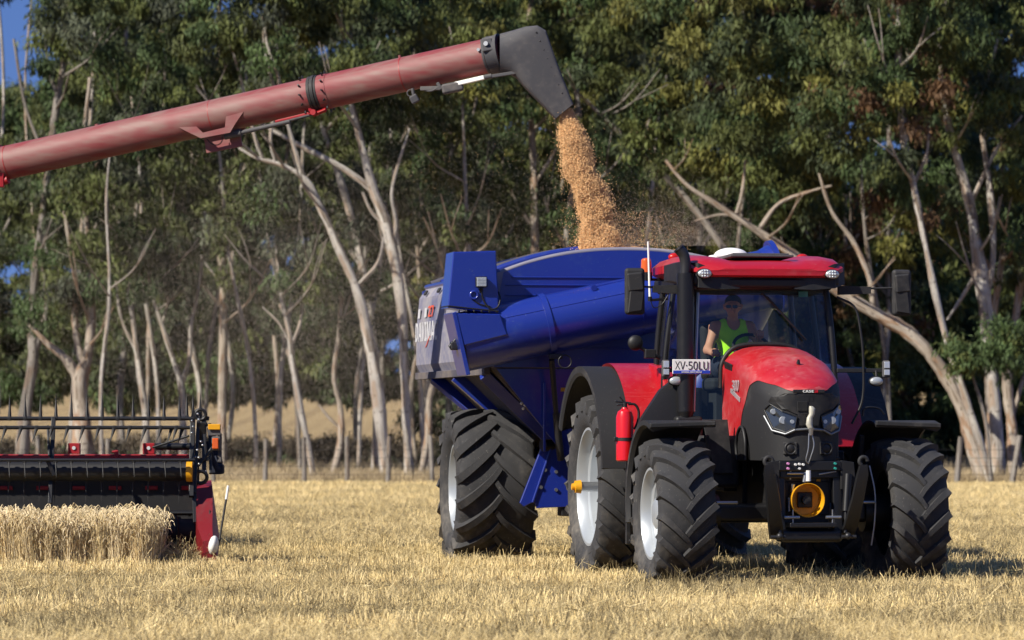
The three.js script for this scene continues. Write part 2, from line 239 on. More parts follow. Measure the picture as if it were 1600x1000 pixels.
// ---------------------------------------------------------------- tractor (+z forward, +x to its left, origin under the front axle)
const tractor = thing('tractor', 'red tractor with black grille and silver wheels towing the blue grain bin', 'tractor', [2.9, 0.1, -47.2], 11 * Math.PI / 180);
{
  const T = tractor, P = (name, geo, mat, parent = T) => mesh(name, geo, mat, parent);
  // wheels
  const fT = tyreGeo(0.79, 0.60, 0.465, 19, -1, 0.05, 0.062, 0.42), fR = rimGeo(0.465, 0.60, 0.1, 0.17);
  const rT = tyreGeo(1.03, 0.70, 0.64, 21, -1, 0.055, 0.066, 0.36), rR = rimGeo(0.64, 0.70, -0.15, 0.2);
  for (const s of [-1, 1]) {
    wheel(T, 1.24 * s, 0.685, 0, s, fT, fR, 0.1 + s * 0.07, { n: 10, x: 0.085, r: 0.24 });
    wheel(T, 1.22 * s, 0.925, -3.0, s, rT, rR, 0.33 + s * 0.05, { n: 10, x: 0.0, r: 0.32 });
    const st = P('axle_stub', rod(V(s * 0.9, 0.925, -3), V(s * 1.62, 0.925, -3), 0.055, 0.055, 20), M.steel);
    mesh('end_cap', [rod(V(s * 1.60, 0.925, -3), V(s * 1.665, 0.925, -3), 0.075, 0.066, 20), rod(V(s * 1.66, 0.925, -3), V(s * 1.70, 0.925, -3), 0.04, 0.035, 16)], M.yellow, st);
  }
  // chassis
  P('chassis', [rbox(0.62, 0.62, 2.4, 0, 0.98, -2.0), rbox(0.52, 0.66, 2.0, 0, 1.08, -0.4), rbox(0.5, 0.35, 0.7, 0, 0.85, 0.35), rbox(1.0, 0.55, 1.0, 0, 1.0, -3.1), rbox(2.2, 0.26, 0.3, 0, 0.94, -3.0), rbox(0.9, 0.5, 0.9, 0, 1.15, -1.5)], M.black);
  P('front_axle', [rbox(2.0, 0.2, 0.26, 0, 0.69, 0, 0, 0, 0, 0.05), rbox(0.4, 0.34, 0.4, 0, 0.74, 0, 0, 0, 0, 0.08), ...[-1, 1].map((s) => rod(V(s * 0.78, 0.685, 0), V(s * 1.06, 0.685, 0), 0.2, 0.19, 24)), ...[-1, 1].map((s) => rod(V(s * 0.25, 0.72, -0.18), V(s * 0.85, 0.72, -0.2), 0.032))], M.frameBlack);
  for (const s of [-1, 1]) P('steering_rod', rod(V(s * 0.62, 0.80, 0.24), V(s * 0.86, 0.80, 0.24), 0.018), M.steel);
  P('fuel_tank', [rbox(0.46, 0.62, 0.95, 0.62, 0.98, -1.55, 0, 0, 0, 0.07)], M.black);
  P('toolbox', [rbox(0.42, 0.55, 0.6, -0.62, 1.22, -0.78, 0, 0, 0, 0.05), plate([[-0.82, 1.66], [-0.56, 1.66], [-0.50, 1.1], [-0.70, 1.1]], 0.03, 'xy', -0.47)], M.blackDusty);
  P('hitch', [rbox(0.5, 0.3, 0.5, 0, 0.7, -3.75), rbox(0.14, 0.08, 0.8, 0, 0.52, -3.95)], M.frameBlack);

  // bonnet and nose: one shell, red above the line, black below it
  const lerpT = (tab, z) => { for (let i = 0; i < tab.length - 1; i++) if (z <= tab[i + 1][0]) { const [a, b] = [tab[i], tab[i + 1]], t = sat((z - a[0]) / (b[0] - a[0])); return a[1] + (b[1] - a[1]) * t * t * (3 - 2 * t) * 0.35 + (b[1] - a[1]) * t * 0.65; } return tab[tab.length - 1][1]; };
  const top = [[-1.05, 2.45], [-0.5, 2.435], [0, 2.35], [0.35, 2.22], [0.6, 2.10], [0.72, 2.04], [0.80, 1.985]], line = [[-1.05, 1.40], [-0.62, 1.42], [-0.35, 1.55], [-0.1, 1.80], [0.15, 2.02], [0.35, 2.07], [0.6, 2.02], [0.80, 1.945]];
  const zEnd = 0.80, halfW = (z) => z < 0 ? 0.465 : 0.465 * Math.pow(Math.max(0, 1 - Math.pow(z / zEnd, 2.9)), 1 / 2.9);
  const shoulder = (z) => lerpT(top, z) - 0.26 + 0.05 * sat(z);
  const skin = (z, y, k = 0) => { const t = lerpT(top, z), sh = shoulder(z), w = Math.max(0, halfW(z) - k); const low = 1 - 0.10 * sat((1.72 - y) / 0.5) * (z > -0.4 ? 1 : 0); return y <= sh ? w * low : w * Math.pow(Math.max(0, 1 - Math.pow((y - sh) / (t - sh), 2.1)), 1 / 2.4); };
  const zs = []; for (let i = 0; i <= 22; i++) zs.push(-1.05 + i * 1.05 / 22); for (let i = 1; i <= 26; i++) zs.push(zEnd * Math.sin(i / 26 * Math.PI / 2));
  const redRings = zs.map((z) => { const t = lerpT(top, z), y0 = Math.min(lerpT(line, z), t - 0.012), r = []; const n = 14; for (let i = -n; i <= n; i++) { const a = 1 - Math.abs(i) / n, y = y0 + (t - y0) * Math.sin(a * Math.PI / 2); r.push(V(Math.sign(i) * skin(z, y), i === 0 ? t : y, z)); } return r; });
  const bonnet = P('bonnet', boxUV(plain(loft(redRings, { closed: false, crease: 0.7 }))), M.bonnetRed);
  const blackRings = zs.filter((z) => z >= -0.62).map((z) => { const y0 = lerpT(line, z) + 0.004, bot = z < -0.45 ? 1.40 : 1.24, r = []; for (const s of [-1, 1]) for (let i = 0; i <= 12; i++) { const f = s < 0 ? i / 12 : 1 - i / 12, y = Math.min(bot, y0 - 0.01) + (y0 - Math.min(bot, y0 - 0.01)) * f; r.push(V(s * Math.max(0, skin(z, y, 0.006)), y, z - 0.006)); } return r; });
  const L = blackRings.map((r) => r.slice(0, 13)), R = blackRings.map((r) => r.slice(13));
  const nose = P('nose_panel', boxUV(mergeRaw([loft(L, { closed: false, crease: 0.7 }), loft(R, { closed: false, crease: 0.7 }), rbox(0.8, 0.03, 0.9, 0, 1.26, 0.1)])), M.blackDusty);
  // wheel-arch shaped side opening and lip
  P('side_vent', [pipe([V(-0.475, 1.24, -0.36), V(-0.478, 1.42, -0.38), V(-0.477, 1.56, -0.26), V(-0.475, 1.58, -0.12), V(-0.472, 1.45, -0.02), V(-0.47, 1.24, -0.02)], 0.018), rbox(0.02, 0.3, 0.28, -0.462, 1.38, -0.19, 0, 0, 0, 0.008)], M.black, nose);
  // grille screen with louvres, badge, lamps
  const face = (x) => { let lo = 0, hi = zEnd; for (let i = 0; i < 30; i++) { const m = (lo + hi) / 2; if (halfW(m) > Math.abs(x)) lo = m; else hi = m; } return lo; };
  const sheet = (pts, off, thick = 0.012) => { // polygon rows on the nose surface
    const rows = pts.map(([y, x0, x1]) => { const r = []; for (let i = 0; i <= 14; i++) { const x = x0 + (x1 - x0) * i / 14; r.push(V(x, y, face(x) + off)); } return r; });
    const back = rows.map((r) => r.map((p) => p.clone().add(V(0, 0, -thick))));
    return mergeRaw([loft(rows.slice().reverse(), { closed: false, crease: 0.5 }), loft(rows.map((r, i) => r.map((p, j) => p)).slice(), { closed: false, crease: 0.5 }), loft(back, { closed: false, crease: 0.5 })]);
  };
  P('grille', boxUV(sheet([[1.93, -0.25, 0.25], [1.90, -0.36, 0.36], [1.845, -0.38, 0.38], [1.77, -0.27, 0.27], [1.715, -0.12, 0.12], [1.60, -0.10, 0.10]], 0.010)), M.black, nose);
  for (let i = 0; i < 9; i++) P('louvre', rbox(0.008, 0.10, 0.012, -0.12 + i * 0.012, 1.80, face(0.1) + 0.018, 0, 0, 0, 0.002), M.blackDusty, nose);
  P('badge_strip', rbox(0.34, 0.036, 0.02, 0, 1.952, zEnd + 0.004, 0, 0, 0, 0.008), M.black, nose);
  { const g = letters('CASE', 0.115, 0.026); g.translate(-0.01, 1.953, zEnd + 0.014); P('lettering', g, M.white, nose); const g2 = letters('IH', 0.035, 0.03); g2.translate(0.075, 1.953, zEnd + 0.014); P('emblem', g2, M.extRed, nose); }
  for (const s of [-1, 1]) {
    const hl = [[0.15, 1.57], [0.13, 1.69], [0.27, 1.745], [0.37, 1.82], [0.41, 1.765], [0.35, 1.575], [0.24, 1.53]].map(([x, y]) => [s * x, y]);
    const tri = (off, sc) => { const c = [s * 0.26, 1.655], v = hl.map(([x, y]) => { const X = c[0] + (x - c[0]) * sc, Y = c[1] + (y - c[1]) * sc; return V(X, Y, face(X) + off); }); const cc = V(c[0], c[1], face(c[0]) + off + 0.008), pos = [], n = v.length; for (let i = 0; i < n; i++) { const a = v[i], b = v[(i + 1) % n]; for (const p of s > 0 ? [cc, b, a] : [cc, a, b]) pos.push(p.x, p.y, p.z); } const g = new THREE.BufferGeometry(); g.setAttribute('position', new THREE.Float32BufferAttribute(pos, 3)); g.computeVertexNormals(); return g; };
    const lamp = P('headlight', boxUV(plain(tri(0.014, 1.0))), std(0x4c545e, 0.3, 0.7));
    const rimPts = hl.map(([x, y]) => V(x, y, face(x) + 0.022)); rimPts.push(rimPts[0].clone());
    mesh('bezel', mergeRaw(rimPts.slice(0, -1).map((p, i) => rod(p, rimPts[i + 1], 0.007, 0.007, 6))), M.frameBlack, lamp);
    for (const [x, y, r] of [[0.175, 1.64, 0.022], [0.26, 1.655, 0.042], [0.345, 1.745, 0.030]]) { const X = s * x, z = face(X) + 0.02; mesh('bulb', [rod(V(X, y, z - 0.02), V(X, y, z + 0.004), r, r * 0.9, 16)], M.led, lamp); }
    mesh('cover', boxUV(plain(tri(0.034, 0.97))), M.headGlass, lamp);
    // fog lamp
    const fx = s * 0.19, fz = face(fx) + 0.012; const fog = P('fog_lamp', [new THREE.TorusGeometry(0.058, 0.014, 8, 20).translate(fx, 1.365, fz), new THREE.SphereGeometry(0.05, 16, 10).scale(1, 1, 0.5).translate(fx, 1.365, fz - 0.006)], M.black); fog.userData.label = 'round black lamp in the bumper';
    mesh('surround', rbox(0.15, 0.13, 0.03, fx, 1.365, fz - 0.022, 0, s * 0.35, 0, 0.03), M.blackDusty, fog);
  }
  P('chrome_strip', [...[-1, 1].flatMap((s) => [[0, 1.565, 0.15, 1.555], [0.15, 1.555, 0.24, 1.512], [0.24, 1.512, 0.355, 1.55], [0.355, 1.55, 0.41, 1.70]].map(([x0, y0, x1, y1]) => rod(V(s * x0, y0, face(x0) + 0.018), V(s * x1, y1, face(x1) + 0.018), 0.013, 0.013, 8)))], std(0x84878b, 0.45, 0.7), nose);
  
  { const g = letters('300', 0.30, 0.12, 0.006, font, 0.25); g.rotateY(-Math.PI / 2); g.translate(-0.474, 2.02, -0.42); P('model_badge', g, M.lens, bonnet); const g2 = rbox(0.008, 0.05, 0.42, -0.472, 1.92, -0.44, 0.25); P('badge_stripe', g2, M.lens, bonnet); }
  P('bonnet_vent', [rbox(0.02, 0.10, 0.34, -0.46, 2.22, -0.78, 0.12, 0, 0.25)], M.black, bonnet);
  P('bonnet_knob', [rod(V(0.02, 2.245, 0.30), V(0.02, 2.285, 0.31), 0.022, 0.012)], M.frameBlack, bonnet);
  P('rear_seal', [pipe([V(-0.48, 2.0, -1.06), V(-0.46, 2.28, -1.06), V(-0.33, 2.43, -1.06), V(0, 2.47, -1.06), V(0.33, 2.43, -1.06), V(0.46, 2.28, -1.06), V(0.48, 2.0, -1.06)], 0.026)], M.black, bonnet);

  // cab
  const cab = P('cab_frame', [
    ...[-1, 1].flatMap((s) => [
      pipe([V(s * 0.80, 1.25, -1.12), V(s * 0.80, 2.0, -1.12), V(s * 0.76, 2.7, -1.17), V(s * 0.72, 3.12, -1.24)], 0.034),
      pipe([V(s * 0.88, 1.30, -2.05), V(s * 0.87, 2.2, -2.05), V(s * 0.76, 3.12, -2.05)], 0.032),
      pipe([V(s * 0.78, 1.75, -2.80), V(s * 0.78, 2.4, -2.80), V(s * 0.72, 3.12, -2.75)], 0.034),
      bar(V(s * 0.86, 1.28, -1.12), V(s * 0.86, 1.28, -2.8), 0.07, 0.1),
    ]),
    rbox(1.5, 0.10, 1.9, 0, 3.10, -2.0, 0, 0, 0, 0.03), rbox(1.6, 0.14, 1.75, 0, 1.24, -1.95, 0, 0, 0, 0.03), bar(V(-0.78, 1.8, -2.8), V(0.78, 1.8, -2.8), 0.06, 0.06), rbox(1.5, 0.8, 0.06, 0, 1.62, -2.84), rbox(0.32, 0.7, 0.75, -0.62, 1.66, -2.35, 0, 0, 0, 0.05), rbox(0.32, 0.8, 0.75, 0.62, 1.7, -2.35, 0, 0, 0, 0.05), rbox(1.46, 0.12, 0.05, 0, 3.06, -1.24),
  ], M.frameBlack);
  const pane = (f, nu, nv) => { const rings = []; for (let i = 0; i <= nv; i++) { const r = []; for (let j = 0; j <= nu; j++) r.push(f(j / nu, i / nv)); rings.push(r); } return loft(rings, { closed: false, crease: 1 }); };
  mesh('windscreen', pane((u, v) => { const x = (u * 2 - 1) * (0.79 - 0.08 * sst(0.3, 1, v)); return V(x, 1.35 + v * 1.71, -1.11 - 0.12 * v * v + 0.10 * (1 - (u * 2 - 1) ** 2)); }, 16, 12), M.glass, T);
  for (const s of [-1, 1]) {
    mesh('door_glass', pane((u, v) => V(s * ((0.82 + 0.06 * u) - 0.095 * v * v), 1.35 + 1.70 * v, -1.16 - 0.86 * u), 6, 10), M.glass, T);
    mesh('quarter_glass', pane((u, v) => V(s * ((0.875 - 0.09 * u) - 0.085 * v * v), 1.85 + 1.2 * v, -2.08 - 0.70 * u), 6, 10), M.glass, T);
  }
  mesh('rear_glass', pane((u, v) => V((u * 2 - 1) * 0.74, 1.83 + 1.22 * v, -2.83 + 0.05 * v), 6, 6), M.glass, T);
  P('bright_trim', [rod(V(-0.775, 1.75, -1.06), V(-0.70, 3.02, -1.16), 0.016)], M.steel, cab);
  P('door_handle', [rbox(0.03, 0.05, 0.16, -0.90, 1.75, -1.9)], M.black, cab);
  // roof
  const roofRing = (z, w, yb, yt, dip) => { const r = []; const add = (x, y) => r.push(V(x, y, z)); add(-w * 0.9, yb); add(-w, yb + 0.05); add(-w, yb + (yt - yb) * 0.55); add(-w * 0.9, yt - 0.03); add(-w * 0.72, yt); add(-w * 0.5, yt - dip * 0.4); add(-w * 0.42, yt - dip); add(0, yt - dip * 0.85); add(w * 0.42, yt - dip); add(w * 0.5, yt - dip * 0.4); add(w * 0.72, yt); add(w * 0.9, yt - 0.03); add(w, yb + (yt - yb) * 0.55); add(w, yb + 0.05); add(w * 0.9, yb); return r.reverse(); };
  const roof = P('roof', boxUV(plain(loft([roofRing(-0.86, 0.66, 3.20, 3.27, 0.0), roofRing(-0.90, 0.74, 3.18, 3.30, 0.0), roofRing(-1.02, 0.86, 3.20, 3.37, 0.02), roofRing(-1.25, 0.90, 3.20, 3.42, 0.05), roofRing(-1.9, 0.90, 3.20, 3.45, 0.05), roofRing(-2.6, 0.88, 3.20, 3.43, 0.04), roofRing(-2.85, 0.80, 3.20, 3.37, 0.0)], { capA: true, capB: true, crease: 0.5 }))), M.red);
  P('roof_underside', [rbox(1.62, 0.12, 1.9, 0, 3.15, -1.9, 0, 0, 0, 0.04), ...[-1, 1].map((s) => loft([[0.30, 3.06, 3.20, -0.93], [0.5, 3.05, 3.235, -0.90], [0.75, 3.07, 3.33, -0.93], [0.90, 3.12, 3.35, -1.10], [0.93, 3.16, 3.33, -1.5]].map(([x, y0, y1, z]) => { const a = [V(s * x, y0, z - 0.3), V(s * x, y0, z), V(s * x, y1, z - 0.02), V(s * x, y1, z - 0.3)]; return s > 0 ? a : a.reverse(); }), { capA: true, capB: true, crease: 0.5 })), rbox(1.3, 0.10, 0.2, 0, 3.12, -1.02, 0, 0, 0, 0.03)], M.black, roof);
  P('roof_hatch', [rbox(0.70, 0.03, 0.95, 0, 3.405, -1.62, -0.03, 0, 0, 0.012), rbox(0.62, 0.016, 0.8, 0, 3.43, -1.6, -0.03, 0, 0, 0.006)], M.spoutGrey, roof);
  P('satellite_dome', [(() => { const g = new THREE.SphereGeometry(1, 24, 12, 0, Math.PI * 2, 0, Math.PI / 2); g.scale(0.19, 0.09, 0.17); g.translate(0, 3.47, -2.55); return g; })(), rbox(0.44, 0.05, 0.34, 0, 3.455, -2.55, 0, 0, 0, 0.02)], M.white, roof);
  for (const s of [-1, 1]) {
    const wl = P('work_light', [(() => { const g = new THREE.SphereGeometry(1, 20, 12); g.scale(0.088, 0.056, 0.05); g.translate(s * 0.70, 3.215, -0.885); return g; })()], M.black, roof); 
    const led = []; for (let i = -2; i <= 2; i++) for (let j = -1; j <= 1; j++) if (Math.abs(i) + Math.abs(j) < 3) led.push(new THREE.SphereGeometry(0.0135, 8, 6).translate(s * 0.70 + i * 0.028, 3.215 + j * 0.028, -0.837 - 0.004 * i * i - 0.004 * j * j));
    P('lamp_reflector', [(() => { const g = new THREE.SphereGeometry(1, 20, 12); g.scale(0.076, 0.047, 0.03); g.translate(s * 0.70, 3.215, -0.862); return g; })(), ...led], M.led, roof);
    P('marker_lamp', [(() => { const g = new THREE.SphereGeometry(1, 14, 8); g.scale(0.07, 0.045, 0.05); g.translate(s * 0.72, 3.44, -2.2); return g; })()], std(0xb01810, 0.3), roof);
  }
  const bc = P('beacon', [rod(V(-0.98, 3.28, -2.45), V(-0.98, 3.41, -2.45), 0.062, 0.056, 18), (() => { const g = new THREE.SphereGeometry(0.056, 16, 8, 0, Math.PI * 2, 0, Math.PI / 2); g.scale(1, 0.5, 1); g.translate(-0.98, 3.41, -2.45); return g; })()], M.amber);
  mesh('beacon_base', [rod(V(-0.98, 3.19, -2.45), V(-0.98, 3.28, -2.45), 0.066, 0.066, 18), bar(V(-0.98, 3.2, -2.45), V(-0.8, 3.2, -2.45), 0.03, 0.03)], M.frameBlack, bc);
  const aer = P('aerial', [rod(V(-1.04, 2.98, -2.0), V(-1.06, 3.60, -2.0), 0.014, 0.011, 8)], M.white); mesh('aerial_mount', [rod(V(-1.04, 2.95, -2.0), V(-1.04, 3.0, -2.0), 0.024), bar(V(-1.04, 2.96, -2.0), V(-0.84, 2.98, -2.0), 0.03, 0.03), pipe([V(-1.04, 2.96, -1.98), V(-1.0, 2.88, -1.98), V(-0.92, 2.91, -1.98), V(-0.84, 3.02, -1.98)], 0.006, 6)], M.frameBlack, aer);
  P('wiper', [rod(V(-0.02, 3.02, -1.085), V(0.22, 2.78, -1.06), 0.011), rod(V(0.03, 2.98, -1.07), V(0.46, 2.52, -1.05), 0.012)], M.frameBlack);
  P('windscreen_sticker', [rbox(0.10, 0.06, 0.003, 0.46, 3.01, -1.175, -0.14, -0.15)], std(0x4e8f8c, 0.6));
  // inside: seat, column, wheel, monitor, bin seen through rear glass
  P('driver_seat', [rbox(0.52, 0.14, 0.5, -0.12, 2.05, -2.15, 0, 0, 0, 0.05), rbox(0.5, 0.62, 0.14, -0.12, 2.40, -2.45, -0.12, 0, 0, 0.06), rbox(0.4, 0.7, 0.4, -0.12, 1.65, -2.15), rbox(0.1, 0.06, 0.4, 0.24, 2.27, -2.05)], M.seat);
  const sw = P('steering_wheel', [(() => { const g = new THREE.TorusGeometry(0.20, 0.018, 10, 32); g.rotateX(-0.75); g.translate(0.0, 2.44, -1.62); return g; })(), rod(V(0.0, 2.42, -1.60), V(0.02, 1.6, -1.32), 0.05), rbox(0.36, 0.03, 0.06, 0.0, 2.43, -1.61, -0.75), rbox(0.3, 0.2, 0.14, 0.02, 2.26, -1.42, -0.4, 0, 0, 0.04)], M.seat);
  P('monitor', [rbox(0.2, 0.14, 0.04, 0.36, 2.26, -1.62, 0, 0.3)], M.seat, cab); P('display', [rbox(0.115, 0.062, 0.008, 0.14, 2.47, -1.36, -0.2)], M.screen, sw);
  // exhaust, air intake
  const ex = P('exhaust_stack', [rod(V(-0.885, 1.75, -0.98), V(-0.885, 3.22, -0.98), 0.092, 0.092, 28), rod(V(-0.885, 1.6, -0.98), V(-0.885, 1.75, -0.98), 0.06, 0.092, 24)], tx(M.black.map, 0.35));
  mesh('tailpipe', [pipe([V(-0.885, 3.2, -0.98), V(-0.885, 3.34, -0.98), V(-0.905, 3.42, -0.98), V(-0.96, 3.485, -0.98)], 0.058, 18, 24), (() => { const g = new THREE.TorusGeometry(0.058, 0.006, 6, 24); g.lookAt(V(-0.6, 0.7, 0)); g.translate(-0.96, 3.485, -0.98); return g; })()], M.darkSteel, ex);
  P('exhaust_bracket', [bar(V(-0.885, 2.95, -1.0), V(-0.76, 2.95, -1.14), 0.05, 0.06), bar(V(-0.885, 2.1, -1.0), V(-0.78, 2.1, -1.1), 0.05, 0.08), rbox(0.3, 0.5, 0.25, -0.86, 1.45, -1.02, 0, 0, 0, 0.04)], M.black, ex);
  // mirrors
  for (const s of [-1, 1]) {
    const mx = s < 0 ? -1.40 : 1.545, mz = -1.15, my = 3.03;
    const arm = P('mirror_arm', [loft([[0.84, 0.055], [1.0, 0.05], [1.20, 0.04]].map(([x, h]) => { const a = [V(s * x, 3.06 - h, -1.12), V(s * x, 3.06 - h, -1.18), V(s * x, 3.07 + h * 0.6, -1.18), V(s * x, 3.07 + h * 0.6, -1.12)]; return s > 0 ? a : a.reverse(); }), { capA: true, capB: true }), rod(V(s * 1.18, 3.075, -1.15), V(mx, 3.085, mz), 0.011)], M.blackDusty);
    mesh('mirror_housing', [rbox(0.215, 0.50, 0.085, mx, my, mz, 0, s * 0.1, 0, 0.04), rbox(0.17, 0.20, 0.05, mx + s * 0.0, my + 0.10, mz + 0.045, 0, s * 0.1, 0.1, 0.022), plate([[-0.075, -0.22], [0.06, -0.2], [0.085, 0.02], [-0.05, 0.0]].map(([a, b]) => [mx + a * (s < 0 ? 1 : -1), my + b]), 0.02, 'xy', mz + 0.03, 0.01)], M.blackDusty, arm);
    mesh('mirror_glass', rbox(0.18, 0.45, 0.006, mx, my, mz - 0.037, 0, s * 0.1), M.mirror, arm);
    // lamp carrier at bonnet height
    const lx = s < 0 ? -1.105 : 1.32, br = P('lamp_bracket', [bar(V(s * 0.80, 2.19, -1.06), V(lx, 2.19, -1.0), 0.045, 0.05), rod(V(lx - s * 0.10, 2.19, -1.0), V(lx - s * 0.10, 2.10, -0.98), 0.016)], M.black);
    const ind = mesh('indicator_lamp', [rbox(0.088, 0.185, 0.05, lx, 2.205, -0.955, 0, 0, 0, 0.036)], M.spoutGrey, br);
    mesh('indicator_lens', [rbox(0.062, 0.07, 0.012, lx, 2.25, -0.925, 0, 0, 0, 0.02), rbox(0.062, 0.06, 0.012, lx, 2.17, -0.925, 0, 0, 0, 0.02)], M.lens, br);
    const g = new THREE.SphereGeometry(1, 20, 12); g.scale(0.084, 0.056, 0.04); g.translate(lx - s * 0.11, 2.075, -0.965); mesh('lower_lamp', g, M.black, br);
    const g3 = new THREE.SphereGeometry(1, 20, 12); g3.scale(0.072, 0.046, 0.03); g3.translate(lx - s * 0.11, 2.075, -0.945); mesh('lower_lamp_reflector', g3, M.led, br);
  }
  P('grab_rail', [pipe([V(0.80, 2.98, -1.06), V(0.98, 2.88, -1.02), V(1.05, 2.6, -1.0), V(1.08, 2.2, -1.0), V(1.06, 1.85, -1.0), V(0.95, 1.62, -1.0)], 0.013)], M.black);
  P('round_mirror', [new THREE.SphereGeometry(0.085, 18, 12).scale(1, 1, 0.6).translate(-1.18, 2.50, -2.1), rod(V(-1.15, 2.46, -2.1), V(-0.9, 2.33, -2.1), 0.02), rbox(0.12, 0.1, 0.1, -1.02, 2.38, -2.1)], M.black);
  // number plate
  const np = P('number_plate', rbox(0.415, 0.155, 0.012, -0.845, 2.225, -0.87, 0, 0.02, 0, 0.005), M.white);
  mesh('plate_strip', rbox(0.405, 0.034, 0.006, -0.845, 2.168, -0.862), M.bluePlate, np);
  { const g = letters('XV·50LU', 0.36, 0.088, 0.003, fontR); g.translate(-0.845, 2.238, -0.863); mesh('plate_lettering', g, M.ink, np); const g2 = letters('NATIONAL HEAVY VEHICLE', 0.22, 0.014, 0.002); g2.translate(-0.845, 2.168, -0.858); mesh('strip_lettering', g2, M.white, np); }
  // rear mudguards: red inner shell, black outer flare
  const arcStrip = (cy, cz, R, x0, x1, a0, a1, th, n = 26, lip = 0, flare = 0) => { const rings = []; for (let i = 0; i <= n; i++) { const a = a0 + (a1 - a0) * i / n, c = Math.cos(a), s = Math.sin(a), q = (r, x) => V(x, cy + r * s, cz + r * c); const e = flare * (1 - Math.abs(i / n * 2 - 1)); rings.push([q(R, x0), q(R - lip, x0 + Math.sign(x0) * 0.0), q(R - lip - th, x0 + (x1 - x0) * 0.06), q(R - th - lip * 0.2, x0 + (x1 - x0) * 0.2), q(R - th + e, x1), q(R + e, x1)]); } return loft(x0 < x1 ? rings : rings.map((r) => r.reverse()), { capA: true, capB: true, crease: 0.5 }); };
  for (const s of [-1, 1]) {
    const f = P('rear_mudguard', [arcStrip(0.99, -3.0, 1.30, s * 1.30, s * 0.66, 0.30, 2.5, 0.05, 28, 0.0), plate([[-2.05, 1.30], [-1.78, 1.40], [-1.80, 1.80], [-2.0, 2.08], [-2.35, 2.24], [-2.7, 2.27], [-2.7, 1.4]], 0.05, 'zy', s * 0.86 - 0.025, 0.01)], M.red);
    mesh('mudguard_flare', [arcStrip(0.99, -3.0, 1.265, s * 1.62, s * 1.285, 0.12, 2.65, 0.035, 30, 0.07)], M.blackDusty, f);
    // front mudguards
    const g = P('front_mudguard', [arcStrip(0.755, 0.0, 0.90, s * 1.56, s * 0.86, 1.25, 3.35, 0.028, 26, 0.05), bar(V(s * 0.84, 1.5, -0.2), V(s * 0.84, 0.95, -0.3), 0.05, 0.05)], M.blackDusty);
    mesh('mudguard_lip', [bar(V(s * 0.86, 1.625, 0.285), V(s * 1.56, 1.60, 0.285), 0.05, 0.035, 0.012)], M.blackDusty, g);
  }
  P('hose_rail', [pipe([V(0.82, 1.70, -0.1), V(0.84, 1.78, -0.1), V(1.0, 1.78, -0.1), V(1.06, 1.72, -0.1)], 0.011)], M.frameBlack);
  // side cover and step ladder
  P('side_cover', [loft([[[-1.46, 1.32, -1.0], [-1.40, 1.32, -1.0], [-1.38, 1.0, -0.95], [-1.48, 1.0, -0.95]], [[-1.36, 1.66, -1.02], [-1.16, 1.66, -1.0], [-1.14, 1.45, -0.98], [-1.40, 1.36, -0.98]], [[-1.14, 1.98, -1.04], [-0.92, 1.98, -1.02], [-0.88, 1.55, -1.0], [-1.16, 1.6, -1.0]], [[-0.98, 2.10, -1.06], [-0.86, 2.08, -1.04], [-0.84, 1.55, -1.02], [-0.94, 1.6, -1.02]]].map((r) => { const f = r.map(([x, y, z]) => V(x, y, z)); return [...f, ...f.slice().reverse().map((p) => p.clone().add(V(0, 0, -0.12)))]; }), { capA: true, capB: true, crease: 0.4 })], M.black);
  const lad = P('step_ladder', [bar(V(-1.40, 1.30, -1.46), V(-1.42, 0.33, -1.40), 0.05, 0.06), bar(V(-0.95, 1.30, -1.46), V(-0.97, 0.33, -1.40), 0.05, 0.06)], M.black);
  for (let i = 0; i < 4; i++) mesh('step', rbox(0.46, 0.03, 0.16, -1.19, 0.37 + i * 0.27, -1.40 - i * 0.02), M.black, lad);
  // front linkage
  const lk = P('linkage_frame', [rbox(0.62, 0.16, 0.2, 0, 1.14, 0.72), rbox(0.5, 0.6, 0.12, 0, 0.82, 0.62, 0, 0, 0, 0.02), rbox(0.66, 0.13, 0.28, 0, 0.47, 0.80, 0, 0, 0, 0.04), rbox(0.5, 0.05, 0.3, 0, 0.58, 0.84), ...[-1, 1].map((s) => bar(V(s * 0.30, 1.2, 0.74), V(s * 0.30, 0.46, 0.80), 0.09, 0.10)), rbox(0.66, 0.10, 0.04, 0, 1.185, 0.84)], M.frameBlack);
  for (const s of [-1, 1]) {
    const a = P('lift_arm', [loft([[0.50, 1.20, 0.035, 1.12], [0.49, 1.10, 0.055, 1.12], [0.45, 0.85, 0.06, 1.08], [0.40, 0.58, 0.07, 1.0], [0.36, 0.44, 0.07, 0.9]].map(([x, y, w, z]) => [V(s * x - w, y, z), V(s * x + w, y, z), V(s * x + w, y, z - 0.07), V(s * x - w, y, z - 0.07)]).map((r) => r.reverse()), { capA: true, capB: true, crease: 0.4 })], M.frameBlack);
    mesh('hook_end', [new THREE.TorusGeometry(0.042, 0.022, 8, 16, 4.2).translate(s * 0.50, 1.235, 1.09)], M.blackDusty, a);
    mesh('pivot_pin', [rod(V(s * 0.30, 0.46, 0.98), V(s * 0.45, 0.46, 0.98), 0.02), new THREE.SphereGeometry(0.036, 12, 8).translate(s * 0.36, 0.47, 1.0)], M.darkSteel, a);
    mesh('lock_pin', [rod(V(s * 0.14, 0.66, 0.95), V(s * 0.30, 0.66, 0.95), 0.017), rod(V(s * 0.21, 0.60, 0.95), V(s * 0.21, 0.74, 0.95), 0.008)], M.steel, a);
    mesh('lift_cylinder', [rod(V(s * 0.40, 1.10, 0.86), V(s * 0.36, 0.72, 0.92), 0.042), rod(V(s * 0.36, 0.74, 0.92), V(s * 0.345, 0.50, 0.95), 0.02)], M.frameBlack, a);
